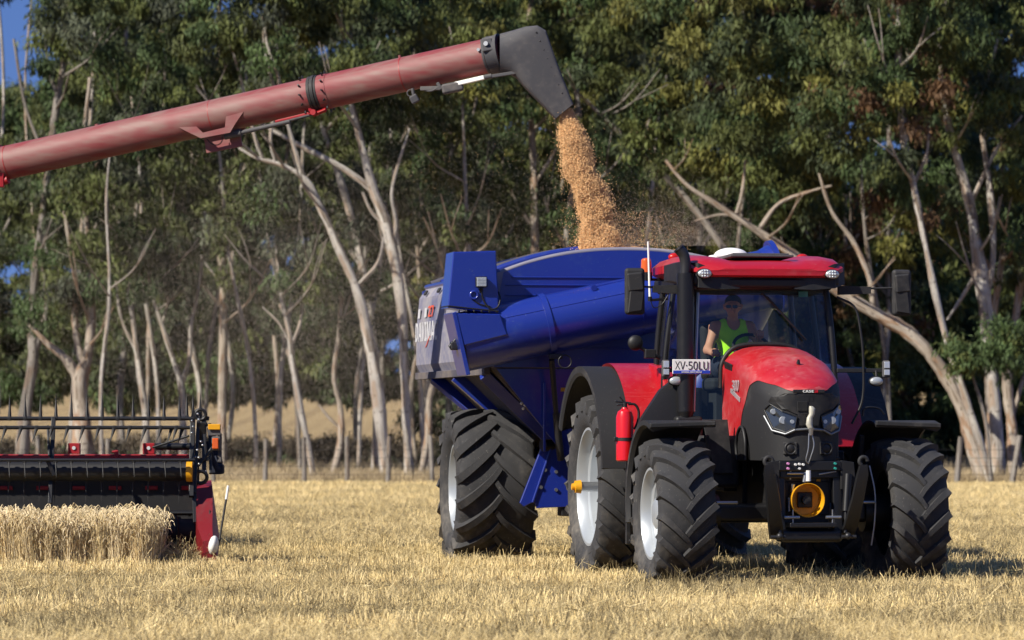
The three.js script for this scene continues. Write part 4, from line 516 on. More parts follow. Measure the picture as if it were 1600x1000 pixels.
// ---------------------------------------------------------------- combine harvester: header and unloading auger in view, the machine itself just left of the frame
const combine = thing('combine_harvester', 'red combine harvester at the left with black reel and raised unloading tube', 'combine', [-8.75, 0, -56]);
{
  const C = combine, O = C.position, c = (px, py, d) => at(px, py, d).sub(O), w = (x, y, z) => V(x, y, z).sub(O);
  const P = (name, geo, mat, parent = C) => mesh(name, geo, mat, parent);
  // machine body
  const body = P('body', [loft([[1.5, 1.0, 2.6, -1.2], [1.6, 1.0, 3.3, -1.8], [1.6, 1.0, 3.6, -4.0], [1.55, 1.1, 3.3, -6.0], [1.4, 1.3, 2.6, -7.2]].map(([hw, y0, y1, z]) => [V(-hw, y0, z), V(hw, y0, z), V(hw, y1 - 0.3, z), V(hw - 0.25, y1, z), V(-hw + 0.25, y1, z), V(-hw, y1 - 0.3, z)].reverse()), { capA: true, capB: true, crease: 0.4 })], M.headerRed);
  P('grain_tank', [loft([[1.35, 3.45, 0.0], [1.55, 4.05, 0.25]].map(([hw, y, e]) => [V(-hw, y, -4.4 - e), V(hw, y, -4.4 - e), V(hw, y, -2.2 + e), V(-hw, y, -2.2 + e)].reverse()), { crease: 0.3 })], M.headerRed, body);
  P('cab', [rbox(1.7, 1.7, 1.5, 0, 2.75, -0.9, 0, 0, 0, 0.12)], new THREE.MeshPhysicalMaterial({ color: 0x1a2024, roughness: 0.08, clearcoat: 1 }), body); P('cab_roof', [rbox(1.9, 0.25, 1.8, 0, 3.7, -0.9, 0, 0, 0, 0.1)], M.headerRed, body);
  P('feeder_house', [loft([[0.7, 0.5, 1.2, 1.7], [0.7, 1.0, 1.9, -1.6]].map(([hw, y0, y1, z]) => [V(-hw, y0, z), V(hw, y0, z), V(hw, y1, z), V(-hw, y1, z)]).map((r) => r.reverse()), { capA: true, capB: true, crease: 0.3 })], M.headerRed, body);
  const cT = tyreGeo(0.98, 0.68, 0.5, 20, -1, 0.055, 0.07, 0.36), cR = rimGeo(0.5, 0.68, 0.2, 0.16), cT2 = tyreGeo(0.65, 0.5, 0.35, 18, -1, 0.04, 0.06, 0.36), cR2 = rimGeo(0.35, 0.5, 0.2, 0.12);
  for (const s of [-1, 1]) { wheel(C, s * 1.35, 0.97, -2.2, s, cT, cR, 0.3); wheel(C, s * 1.3, 0.64, -5.8, s, cT2, cR2, 0.2); }
  P('wheel_axle', [rod(V(-1.3, 0.97, -2.2), V(1.3, 0.97, -2.2), 0.14), rod(V(-1.3, 0.64, -5.8), V(1.3, 0.64, -5.8), 0.1), rbox(0.5, 0.5, 0.4, 0, 1.0, -5.8), rbox(0.8, 0.5, 0.5, 0, 1.0, -2.2)], M.black);
  // ---- unloading auger
  const dL = 55.4, dR = 53.5, A = c(-170, 294.5, dL + 0.4), Bp = c(0, 256, dL), E2 = c(800, 78, dR);
  const axis = E2.clone().sub(Bp).normalize(), on = (px) => Bp.clone().lerp(E2, px / 800), R0 = 0.208;
  const tube = P('unloading_auger', [rod(on(4), on(785), R0, R0 * 1.0, 48)], M.combineRed);
  const ring = (px, wpx, dr) => rod(on(px), on(px + wpx), R0 + dr, R0 + dr, 48);
  mesh('inner_tube', [rod(A, on(0), R0 * 1.04, R0 * 1.04, 32), rod(w(-7.35, 3.0, -56.0), A, R0 * 1.1, R0 * 1.1, 24)], M.headerRed, tube);
  mesh('end_flange', [ring(-8, 12, 0.03), rod(on(-4).add(V(0, -0.24, 0.1)), on(14).add(V(0, -0.22, 0.1)), 0.05), rbox(0.06, 0.2, 0.1, on(4).x, on(4).y - 0.2, on(4).z + 0.12), ring(14, 1, 0.004)], M.headerRed, tube);
  mesh('joint_flange', [ring(494, 4, 0.014), ring(499, 5, 0.02), ring(505, 3, 0.012)], M.blackDusty, tube);
  mesh('joint_sleeve', [ring(482, 12, 0.005), ring(508, 14, 0.006)], M.combineRed, tube);
  const up = V(0, 1, 0).sub(axis.clone().multiplyScalar(axis.y)).normalize(), out = axis.clone().cross(up).normalize().multiplyScalar(-1); if (out.z < 0) out.multiplyScalar(-1);
  for (const px of [484, 518]) for (let i = 0; i < 12; i++) { const a = i / 12 * Math.PI * 2, d = up.clone().multiplyScalar(Math.cos(a)).addScaledVector(out, Math.sin(a)), p0 = on(px).addScaledVector(d, R0); mesh('bolt', rod(p0, p0.clone().addScaledVector(d, 0.045), 0.012, 0.012, 6), M.darkSteel, tube); }
  mesh('weld_seam', [ring(636, 1.2, 0.003), ring(340, 0.8, 0.002)], M.headerRed, tube);
  mesh('lug', [rod(on(160).addScaledVector(up, R0 - 0.02), on(160).addScaledVector(up, R0 + 0.015), 0.03), rod(on(634).addScaledVector(up, R0 - 0.02), on(634).addScaledVector(up, R0 + 0.03), 0.018)], M.combineRed, tube);
  // saddle bracket under the tube
  const loc = (px, u, o = 0) => on(px).addScaledVector(up, u).addScaledVector(out, o);
  const saddle = (side) => { const pts = [[288, -0.06], [318, -0.10], [327, -0.19], [365, -0.185], [370, -0.06], [400, -0.05], [384, -0.16], [372, -0.26], [322, -0.25], [302, -0.14]]; const poly = pts.map(([px, u]) => new THREE.Vector2((px - 340) / 131, u)); const g = new THREE.ExtrudeGeometry(new THREE.Shape(poly), { depth: 0.02, bevelEnabled: false }); const m = new THREE.Matrix4().makeBasis(axis, up, out); g.applyMatrix4(m); const q = on(340).addScaledVector(out, side); g.translate(q.x, q.y, q.z); return g; };
  mesh('saddle_bracket', [saddle(0.185), saddle(-0.2), bar(loc(320, -0.25), loc(376, -0.26), 0.34, 0.03)], M.combineRed, tube);
  mesh('hydraulic_ram', [rod(loc(356, -0.275, 0.1), loc(382, -0.275, 0.1), 0.045), rod(loc(380, -0.275, 0.1), loc(458, -0.27, 0.1), 0.028), rod(loc(440, -0.262, 0.1), loc(500, -0.24, 0.1), 0.02)], M.spoutGrey, tube);
  mesh('ram_link', [bar(loc(436, -0.235, 0.1), loc(495, -0.225, 0.1), 0.03, 0.04), rod(loc(497, -0.23, 0.02), loc(497, -0.23, 0.17), 0.035), bar(loc(494, -0.25, 0.1), loc(515, -0.22, 0.1), 0.04, 0.06), rbox(0.06, 0.12, 0.06, loc(492, -0.19, 0.1).x, loc(492, -0.19, 0.1).y, loc(492, -0.19, 0.1).z)], M.headerRed, tube);
  mesh('hanging_wire', [pipe([loc(328, -0.26, 0.1), loc(334, -0.33, 0.1), loc(343, -0.36, 0.1), loc(350, -0.33, 0.1), loc(352, -0.26, 0.1)], 0.006, 6)], M.darkSteel, tube);
  // lamp and ram below the outer end
  mesh('tube_lamp', [rbox(0.26, 0.12, 0.14, loc(707, -0.295, 0.1).x, loc(707, -0.295, 0.1).y, loc(707, -0.295, 0.1).z, 0, 0, 0.2, 0.03)], M.spoutGrey, tube);
  mesh('white_arm', [bar(loc(698, -0.265, 0.12), loc(757, -0.26, 0.12), 0.05, 0.055)], M.white, tube);
  mesh('spout_ram', [rod(loc(757, -0.26, 0.12), loc(768, -0.262, 0.12), 0.03), bar(loc(766, -0.265, 0.12), loc(806, -0.285, 0.12), 0.04, 0.04), bar(loc(660, -0.225, 0.1), loc(690, -0.27, 0.1), 0.05, 0.06), bar(loc(686, -0.2, 0.1), loc(690, -0.29, 0.1), 0.04, 0.06), pipe([loc(660, -0.23, 0.1), loc(675, -0.28, 0.12), loc(690, -0.25, 0.12)], 0.012, 6)], M.spoutGrey, tube);
  mesh('small_lamp', [rbox(0.10, 0.10, 0.08, loc(648, -0.33, 0.1).x, loc(648, -0.33, 0.1).y, loc(648, -0.33, 0.1).z, 0, 0, 0.5, 0.02), rod(loc(648, -0.2, 0.1), loc(648, -0.3, 0.1), 0.02), new THREE.TorusGeometry(0.04, 0.008, 6, 16).translate(loc(644, -0.25, 0.1).x, loc(644, -0.25, 0.1).y, loc(644, -0.25, 0.1).z)], M.spoutGrey, tube);
  // rubber spout
  const secs = [[[781, 52], [781, 115], 0.215, 2], [[800, 47], [798, 117], 0.21, 2.6], [[822, 41], [806, 121], 0.205, 4], [[840, 40], [816, 132], 0.20, 7], [[853, 48], [828, 145], 0.195, 9], [[873, 105], [848, 165], 0.18, 9], [[896, 163], [868, 186], 0.155, 9]];
  const sp = secs.map(([a, b, hw, e]) => { const p = c(a[0], a[1], dR), q = c(b[0], b[1], dR), m = p.clone().add(q).multiplyScalar(0.5), h = p.clone().sub(q).multiplyScalar(0.5), r = []; for (let i = 0; i < 32; i++) { const t = i / 32 * Math.PI * 2, cs = Math.cos(t), sn = Math.sin(t), X = Math.sign(cs) * Math.pow(Math.abs(cs), 2 / e), Z = Math.sign(sn) * Math.pow(Math.abs(sn), 2 / e); r.push(m.clone().addScaledVector(h, X).add(V(0, 0, hw * Z))); } return r; });
  const inner = sp.map((r) => { const m = r.reduce((s, p) => s.add(p), V(0, 0, 0)).multiplyScalar(1 / r.length); return r.map((p) => p.clone().lerp(m, 0.07)); });
  mesh('rubber_spout', boxUV(mergeRaw([loft(sp, { crease: 0.5 }), loft(inner.map((r) => r.slice().reverse()), { crease: 0.5 }), loft([sp[sp.length - 1], inner[inner.length - 1]], { crease: 0.5 })])), M.spoutGrey, tube);
  mesh('clamp_band', [ring(762, 3, 0.012), rod(on(766), on(781), R0 + 0.018, R0 + 0.014, 40), ring(781, 3, 0.026), rbox(0.14, 0.17, 0.03, loc(772, 0.10, 0.2).x, loc(772, 0.10, 0.2).y, loc(772, 0.10, 0.2).z, -0.45, 0, 0.2, 0.02)], M.spoutGrey, tube);
  mesh('clamp_bolt', [rod(loc(772, 0.11, 0.2), loc(772, 0.115, 0.25), 0.028), rod(loc(759, 0.06, 0.17), loc(759, 0.065, 0.23), 0.02)], M.steel, tube);
  { const list = []; for (let i = 0; i < 8; i++) { const t = i / 8, p = c(838 + 46 * t, 52 + 108 * t, dR).add(V(0, 0, 0.195 - 0.04 * t)); list.push(new THREE.SphereGeometry(0.012, 8, 6).translate(p.x, p.y, p.z)); } mesh('spout_rivet', list, M.darkSteel, tube); }

  // ---- header
  const d = 53.6, xR = at(300, 0, d).x, xL = -14.0, S = d / FP, Y = (py) => EYE - (py - HORIZON) * S, X = (px) => (px - 800) * S;
  const hd = P('header', [bar(w(xL, Y(716), -d - 0.25), w(X(300), Y(716), -d - 0.25), 0.09, 0.30), ], M.headerRed);
  mesh('back_sheet', [plate([[xL - O.x, Y(870)], [X(308) - O.x, Y(870)], [X(308) - O.x, Y(722)], [xL - O.x, Y(722)]], 0.03, 'xy', -d - 0.42 - O.z, 0), rbox(X(308) - xL, 0.05, 0.8, (X(308) + xL) / 2 - O.x, Y(866), -d - O.z + 0.05)], M.black, hd);
  const hp = (name, geo, mat) => mesh(name, geo, mat, hd);
  const b1 = (py, dz, r, px1, px0 = null) => rod(w(px0 === null ? xL : X(px0), Y(py), -d + dz), w(X(px1), Y(py), -d + dz), r, r, 12);
  hp('reel_bar', b1(654, 0.25, 0.024, 306), M.frameBlack); hp('reel_bar', b1(668, 0.55, 0.022, 302), M.frameBlack);
  hp('reel_bar', b1(718, 0.75, 0.02, 312), M.frameBlack); hp('reel_bar', b1(800, 0.55, 0.022, 312), M.frameBlack);
  hp('reel_bat', [(() => { const g = new THREE.CylinderGeometry(0.115, 0.115, X(297) - xL, 20, 1, false, 0, Math.PI * 2); g.rotateZ(Math.PI / 2); g.translate((X(297) + xL) / 2 - O.x, Y(735), -d + 0.55 - O.z); return g; })()], M.black);
  hp('bat_end', [rod(w(X(297), Y(736), -d + 0.55), w(X(306), Y(736), -d + 0.55), 0.12, 0.12, 20)], M.yellow);
  // tines
  const tine = (dx, dy, dz, wd) => { const g = new THREE.ConeGeometry(wd, 1, 5); g.translate(0, 0.5, 0); const l = Math.hypot(dx, dy, dz); g.scale(1, l, 1); g.applyQuaternion(new THREE.Quaternion().setFromUnitVectors(V(0, 1, 0), V(dx, dy, dz).normalize())); return merge([g, rbox(0.05, 0.05, 0.05)]); };
  const tU = tine(-0.005, 0.31, -0.05, 0.025), tD = tine(-0.05, -0.19, 0.06, 0.026), tF = tine(0.02, -0.20, 0.12, 0.014), tL = tine(-0.0, -0.30, 0.05, 0.014);
  const pitch = 24, put = (geo, px, py, dz) => { const m = hp('tine', geo, M.black); m.position.copy(w(X(px), Y(py), -d + dz)); };
  for (let i = 0; i < 50; i++) { const px = 283 - i * pitch; if (X(px) < xL) break; put(tU, px, 654, 0.25); put(tD, px - 2, 668, 0.55); put(tF, px + 6, 719, 0.74); put(tL, px + 2, 748, 0.5); }
  for (const px of [293, 303, 314]) put(tU, px, 652, 0.1); for (const px of [273, 290]) put(tD, px, 669, 0.5);
  // reel support arms
  for (const px of [87, -250, -590]) hp('reel_arm', [bar(w(X(px + 1), Y(652), -d + 0.3), w(X(px), Y(786), -d + 0.62), 0.05, 0.05), bar(w(X(px - 8), Y(665), -d + 0.3), w(X(px - 3), Y(712), -d + 0.5), 0.03, 0.03), bar(w(X(px - 4), Y(716), -d + 0.7), w(X(px + 8), Y(742), -d + 0.7), 0.05, 0.04)], M.frameBlack);
  // brackets on the red beam
  for (const px of [114, 231, -130, -370]) { const k = hp('bracket', [rbox(0.14, 0.13, 0.14, X(px) - O.x, Y(701), -d - 0.2 - O.z, 0, 0, 0, 0.008)], M.headerRed); k.userData.label = 'red square bracket on the beam'; hp('bracket_eye', [rod(w(X(px), Y(700), -d - 0.14), w(X(px), Y(700), -d - 0.118), 0.022)], M.lettering); }
  hp('clip', [rbox(0.05, 0.1, 0.06, X(181) - O.x, Y(710), -d - 0.1 - O.z), rbox(0.08, 0.03, 0.06, X(179) - O.x, Y(706), -d - 0.1 - O.z)], M.headerRed);
  hp('stay_rod', [rod(w(X(240), Y(699), -d + 0.1), w(X(298), Y(681), -d + 0.3), 0.014), rod(w(X(242), Y(698), -d - 0.1), w(X(296), Y(698), -d - 0.1), 0.04)], M.frameBlack);
  for (let i = 0; i < 9; i++) { const px = 290 - i * 57; hp('inner_plate', [rbox(0.15, 0.05, 0.02, X(px) - O.x, Y(763), -d - 0.36 - O.z)], M.headerRed); }
  hp('feed_auger', [(() => { const g = new THREE.CylinderGeometry(0.19, 0.19, X(306) - xL, 24); g.rotateZ(Math.PI / 2); g.translate((X(306) + xL) / 2 - O.x, Y(832), -d - 0.1 - O.z); return g; })(), ...Array.from({ length: 9 }, (_, i) => { const g = new THREE.TorusGeometry(0.25, 0.015, 6, 24); g.rotateY(Math.PI / 2 + 0.3); g.translate(X(300 - i * 30) - O.x, Y(832), -d - 0.1 - O.z); return g; })], M.black);
  hp('cutter_bar', [rbox(X(312) - xL, 0.05, 0.12, (X(312) + xL) / 2 - O.x, Y(873), -d + 0.55 - O.z)], M.darkSteel);
  // end assembly
  const R = rng(77);
  hp('reel_end', [bar(w(X(303), Y(655), -d + 0.2), w(X(305), Y(775), -d + 0.6), 0.06, 0.06), bar(w(X(312), Y(645), -d + 0.1), w(X(309), Y(770), -d + 0.55), 0.04, 0.05), bar(w(X(320), Y(650), -d + 0.1), w(X(322), Y(735), -d + 0.3), 0.05, 0.06), bar(w(X(328), Y(662), -d), w(X(332), Y(740), -d + 0.3), 0.035, 0.04), bar(w(X(300), Y(652), -d + 0.1), w(X(328), Y(654), -d + 0.1), 0.05, 0.05), bar(w(X(306), Y(640), -d + 0.1), w(X(325), Y(666), -d + 0.1), 0.04, 0.03), bar(w(X(305), Y(720), -d + 0.3), w(X(330), Y(716), -d + 0.3), 0.05, 0.04), bar(w(X(305), Y(738), -d + 0.35), w(X(334), Y(700), -d + 0.3), 0.03, 0.03), bar(w(X(308), Y(756), -d + 0.5), w(X(311), Y(815), -d + 0.6), 0.05, 0.05), rod(w(X(272), Y(800), -d + 0.5), w(X(316), Y(800), -d + 0.55), 0.03), new THREE.TorusGeometry(0.06, 0.02, 8, 18).translate(X(315) - O.x, Y(648), -d + 0.15 - O.z), new THREE.TorusGeometry(0.07, 0.022, 8, 18).translate(X(318) - O.x, Y(745), -d + 0.4 - O.z), new THREE.TorusGeometry(0.06, 0.02, 8, 18).translate(X(316) - O.x, Y(800), -d + 0.56 - O.z), bar(w(X(318), Y(700), -d + 0.15), w(X(316), Y(660), -d + 0.2), 0.09, 0.04)], M.frameBlack);
  hp('pulley_bolts', Array.from({ length: 14 }, (_, i) => new THREE.SphereGeometry(0.016, 8, 6).translate(X(302 + R() * 26) - O.x, Y(642 + R() * 120) , -d + 0.36 + R() * 0.1 - O.z)), M.steel);
  hp('drive_hose', [pipe([w(X(328), Y(668), -d - 0.15), w(X(334), Y(700), -d - 0.1), w(X(342), Y(722), -d - 0.05), w(X(340), Y(738), -d)], 0.045, 10), pipe([w(X(326), Y(690), -d + 0.05), w(X(332), Y(715), -d + 0.1), w(X(342), Y(735), -d + 0.1)], 0.035, 10), rbox(0.16, 0.12, 0.2, X(340) - O.x, Y(733), -d - O.z, 0, 0, 0, 0.03)], M.navy);
  hp('amber_reflector', [rbox(0.145, 0.068, 0.02, X(337) - O.x, Y(667), -d + 0.24 - O.z)], M.yellow); hp('reflector_plate', [rbox(0.15, 0.13, 0.015, X(337) - O.x, Y(672), -d + 0.21 - O.z)], M.spoutGrey);
  const lamp = hp('marker_lamp', [rbox(0.11, 0.17, 0.08, X(340) - O.x, Y(693), -d + 0.2 - O.z, 0, 0, 0, 0.02), rbox(0.05, 0.35, 0.03, X(345) - O.x, Y(700), -d + 0.16 - O.z)], M.spoutGrey); hp('marker_lens', [rbox(0.075, 0.13, 0.03, X(339) - O.x, Y(693), -d + 0.25 - O.z, 0, 0, 0, 0.02)], M.amber);
  // red crop divider with its pale toe and marker rod: side sheet runs forwards to the point
  const div = hp('crop_divider', [loft([[310, 330, 752, 868, -0.45], [310, 338, 750, 873, -0.1], [310, 344, 758, 876, 0.25], [312, 349, 788, 878, 0.6], [318, 350, 818, 878, 0.95], [328, 350, 838, 876, 1.2]].map(([x0, x1, y0, y1, dz]) => [w(X(x0), Y(y1), -d + dz), w(X(x0 + (x1 - x0) * 0.55), Y(y1), -d + dz), w(X(x1), Y((y0 + y1) / 2 + 10), -d + dz), w(X(x0 + (x1 - x0) * 0.7), Y(y0), -d + dz), w(X(x0), Y(y0 + 4), -d + dz)].reverse()), { capA: true, capB: true, crease: 0.35 })], M.dividerRed);
  hp('divider_toe', [(() => { const g = new THREE.SphereGeometry(1, 20, 14); g.scale(0.06, 0.115, 0.12); g.rotateZ(-0.15); g.translate(X(344) - O.x, Y(848), -d + 1.16 - O.z); return g; })()], std(0xdcdcd8, 0.5));
  hp('marker_rod', [rod(w(X(351), Y(850), -d + 1.1), w(X(362), Y(778), -d + 1.0), 0.013)], M.black); hp('rod_tip', [rod(w(X(362), Y(778), -d + 1.0), w(X(365), Y(757), -d + 0.98), 0.015)], M.white);
  hp('divider_seam', [bar(w(X(322), Y(800), -d + 0.7), w(X(326), Y(868), -d + 1.0), 0.012, 0.02), bar(w(X(334), Y(795), -d + 0.7), w(X(338), Y(850), -d + 1.0), 0.012, 0.02)], M.black);
}
// ---------------------------------------------------------------- falling grain, chaff and dust in the air
{
  const R = rng(401), kernel = new THREE.OctahedronGeometry(1, 0); kernel.scale(0.0054, 0.0088, 0.0054);
  const gN = fbm(4, 4, 411), gauss = () => (R() + R() + R() + R() - 2) * 1.0;
  const path = (t) => { const px = 882 + 66 * t - 8 * t * t, py = 172 + 216 * t; return at(px, py, 53.5 - 0.15 * t); };
  const hue = () => { const k = 0.75 + 0.5 * R(); return [0.68 * k, 0.43 * k, 0.21 * k]; };
  const spin = (p, s, c) => [p.x, p.y, p.z, R() * 6.28, R() * 3, R() * 6.28, s, 1, c];
  tag(scatter('falling_grain', kernel, whiteMat, 175000, () => {
    const t = R() * 1.03, c = path(t), a = R() * 6.28, lumps = gN(a / 6.28, t * 1.3 + 0.2), half = (0.092 + 0.27 * t - 0.14 * t * t) * (0.25 + 1.45 * lumps), r = half * Math.sqrt(R()) * (R() < 0.06 ? 1.25 : 1);
    return spin(c.add(V(Math.cos(a) * r, (R() - 0.5) * 0.05, Math.sin(a) * r * 0.85)), 0.8 + 0.5 * R(), hue());
  }), 'stream of golden grain pouring from the spout into the bin', 'grain');
  tag(scatter('flying_grain', kernel, whiteMat, 7600, (i) => {
    if (i < 2400) { const t = R(), c = path(t), s = 0.14 + 0.2 * t; return spin(c.add(V(gauss() * s, gauss() * 0.1, gauss() * s)), 0.55 + 0.3 * R(), hue()); }
    if (i < 7000) { const u = R(), p = at(955 + 62 * gauss() + 30 * R(), 390 - 60 * Math.pow(R(), 2.6), 53 + R() * 1.2); return spin(p, 0.5 + 0.35 * R(), hue()); }
    const p = at(640 + 420 * R(), 200 + 220 * R(), 52.5 + 3 * R()); return spin(p, 0.35 + 0.3 * R(), hue());
  }), 'stray kernels bouncing and drifting around the pouring grain', 'grain');
  const flake = new THREE.TetrahedronGeometry(0.006, 0); flake.scale(1, 0.5, 1);
  tag(scatter('airborne_chaff', flake, whiteMat, 4500, () => { const p = at(330 + 620 * R() + 60 * gauss(), 130 + 620 * Math.pow(R(), 0.8), 54 + 9 * R()); const k = 0.6 + 0.4 * R(); return spin(p, 0.4 + 0.9 * R() * R(), [0.6 * k, 0.52 * k, 0.38 * k]); }), 'pale specks of chaff drifting in front of the trees', 'chaff');
  const mote = new THREE.TetrahedronGeometry(0.0024, 0);
  tag(scatter('dust', mote, whiteMat, 270000, (i) => {
    let p; if (i < 26000) { const q = R(), s = Math.abs(gauss()); p = at(945 + 170 * q + 70 * gauss(), 384 - (30 + 60 * q * (1 - q) * 4) * s, 53.6 + 1.2 * gauss());}
    else { const u = gauss(); p = at(470 + 400 * u, 500 + 220 * gauss(), 92 + 34 * R()); if (p.y < 0.1) return null; return spin(p, 1.3 + 0.8 * R(), [0.60, 0.52, 0.42]); }
    return spin(p, 0.6 + 0.6 * R(), [0.52, 0.44, 0.34]);
  }), 'fine dust hanging in the air behind the bin', 'dust');
}
// ---------------------------------------------------------------- gum trees, shrubs, fence
const barkTex = (seed, a, b, c, dark) => { const A = fbm(3, 5, seed), B = fbm(5, 4, seed + 3), S = noiseGrid(48, seed + 7), S2 = noiseGrid(24, seed + 8); return tex(256, 512, (u, v) => { const n = A(u, v * 1.0), m = B(u, v), st = S(u, v * 0.12); let k = mix(a, b, sst(0.38, 0.62, n)); k = mix(k, c, 0.6 * sst(0.52, 0.62, m)); if (st > 0.62) k = mix(k, dark, 0.55 * sst(0.62, 0.9, st)); k = mix(k, dark, 0.6 * sst(0.62, 0.72, A(u + 0.37, v * 0.5 + 0.21))); if (S2(u, v) > 0.86) k = mix(k, dark, 0.55); return k; }, true, 1, 0.25); };
const bark = {
  pale: tx(barkTex(501, [228, 222, 212], [192, 184, 174], [186, 156, 130], [92, 80, 70]), 0.9),
  grey: tx(barkTex(511, [172, 165, 156], [132, 125, 117], [146, 122, 102], [62, 54, 48]), 0.9),
  tan: tx(barkTex(521, [206, 194, 178], [164, 148, 130], [172, 128, 94], [80, 62, 50]), 0.9),
};
for (const k of Object.keys(bark)) { bark[k].bumpMap = bumpFine; bark[k].bumpScale = 0.02; }
const leafMat = new THREE.MeshPhysicalMaterial({ color: 0xffffff, roughness: 0.75, side: THREE.DoubleSide });
const spray = (() => { const R = rng(601), pos = []; const leaf = (o, d, w, L) => { const up = V(0, 1, 0), sd = d.clone().cross(Math.abs(d.y) > 0.9 ? V(1, 0, 0) : up).normalize().applyAxisAngle(d, R() * 3.14).multiplyScalar(w / 2), m = o.clone().addScaledVector(d, L * 0.45), e = o.clone().addScaledVector(d, L).add(V(0, -0.03, 0)); for (const p of [o, m.clone().add(sd), e, o, e, m.clone().sub(sd)]) pos.push(p.x, p.y, p.z); }; for (let i = 0; i < 15; i++) { const o = V((R() - 0.5) * 0.34, (R() - 0.5) * 0.30, (R() - 0.5) * 0.34), d = V(R() - 0.5, -0.25 - R() * 0.7, R() - 0.5).normalize(); leaf(o, d, 0.036 + 0.028 * R(), 0.12 + 0.12 * R()); } const g = new THREE.BufferGeometry(); g.setAttribute('position', new THREE.Float32BufferAttribute(pos, 3)); g.computeVertexNormals(); return plain(g); })();
const TONES = { olive: [0.078, 0.094, 0.020], green: [0.048, 0.080, 0.021], yellow: [0.128, 0.126, 0.022], dark: [0.038, 0.054, 0.019], rust: [0.10, 0.050, 0.019], grey: [0.072, 0.084, 0.048], brown: [0.060, 0.044, 0.026] };
// leaf clumps filling a list of ellipsoids [x,y,z,rx,ry,rz] (relative to parent); per = sprays per cubic metre of clump
function foliage(parent, name, blobs, seed, tones, dens = 1, size = 1) {
  const R = rng(seed), g3 = () => (R() + R() + R() - 1.5) * 0.8, items = [];
  for (const [bx, by, bz, rx, ry, rz] of blobs) {
    const nCl = Math.max(3, Math.round(rx * ry * rz * 0.95 * dens + rx * ry * 1.4 * dens));
    for (let c = 0; c < nCl; c++) {
      const a = R() * 6.283, e = Math.acos(2 * R() - 1), q = Math.pow(R(), 0.42), cx = bx + rx * q * Math.sin(e) * Math.cos(a), cy = by + ry * q * Math.cos(e), cz = bz + rz * q * Math.sin(e) * Math.sin(a);
      const rad = 0.34 + 0.34 * R(), n = Math.round(18 + 16 * R()), tone = TONES[tones[Math.floor(R() * tones.length)]], kb = 0.7 + 0.6 * R();
      for (let i = 0; i < n; i++) { const k = kb * (0.75 + 0.5 * R()); items.push([cx + g3() * rad * 1.25, cy + g3() * rad * 0.8, cz + g3() * rad * 1.25, R() * 6.28, R() * 0.7, R() * 6.28, size * (0.75 + 0.6 * R()), 1, tone.map((t) => t * k)]); }
    }
  }
  const im = scatter(name, spray, leafMat, items.length, (i) => items[i], parent); return im;
}
function limb(pts, d, seed, ox, oz, mat) { // [[px,py,width px, extra depth]] -> tapered tube, relative to origin (ox,0,oz)
  const R = rng(seed), ctr = pts.map(([px, py, w, dd = 0]) => { const p = at(px, py, d + dd); return V(p.x - ox, Math.max(p.y, -0.15), p.z - oz); }), cur = new THREE.CatmullRomCurve3(ctr, false, 'centripetal'), n = Math.max(8, pts.length * 5), rings = [], fr = cur.computeFrenetFrames(n, false); let len = 0, prev = null;
  const g = []; for (let i = 0; i <= n; i++) { const t = i / n, p = cur.getPoint(t), f = t * (pts.length - 1), k = Math.min(pts.length - 2, Math.floor(f)), w = pts[k][2] + (pts[k + 1][2] - pts[k][2]) * (f - k), r = w * 0.86 / 2 / FP * d * (1 + 0.20 * (R() - 0.5)) * (i === 0 && pts[0][1] > 690 ? 1.35 : 1), ring = []; if (prev) len += p.distanceTo(prev); prev = p; g.push(len); for (let j = 0; j <= 10; j++) { const a = j / 10 * Math.PI * 2, q = r * (1 + 0.10 * Math.sin(a * 2 + i * 0.7 + seed)); ring.push(p.clone().addScaledVector(fr.normals[Math.min(i, n)], Math.cos(a) * q).addScaledVector(fr.binormals[Math.min(i, n)], Math.sin(a) * q)); } rings.push(ring); }
  const geo = loft(rings, { closed: false, crease: null }), u = geo.attributes.uv; for (let i = 0; i <= n; i++) for (let j = 0; j <= 10; j++) u.setXY(i * 11 + j, j / 10, g[i]); return geo;
}
let treeSeed = 1000;
const gaps = [[12, 420, 25], [30, 50, 60], [612, 540, 25], [325, 10, 60], [520, 120, 45], [800, 190, 40], [400, 5, 40], [455, 405, 30], [1240, 375, 25]];   // where open sky shows between the crowns
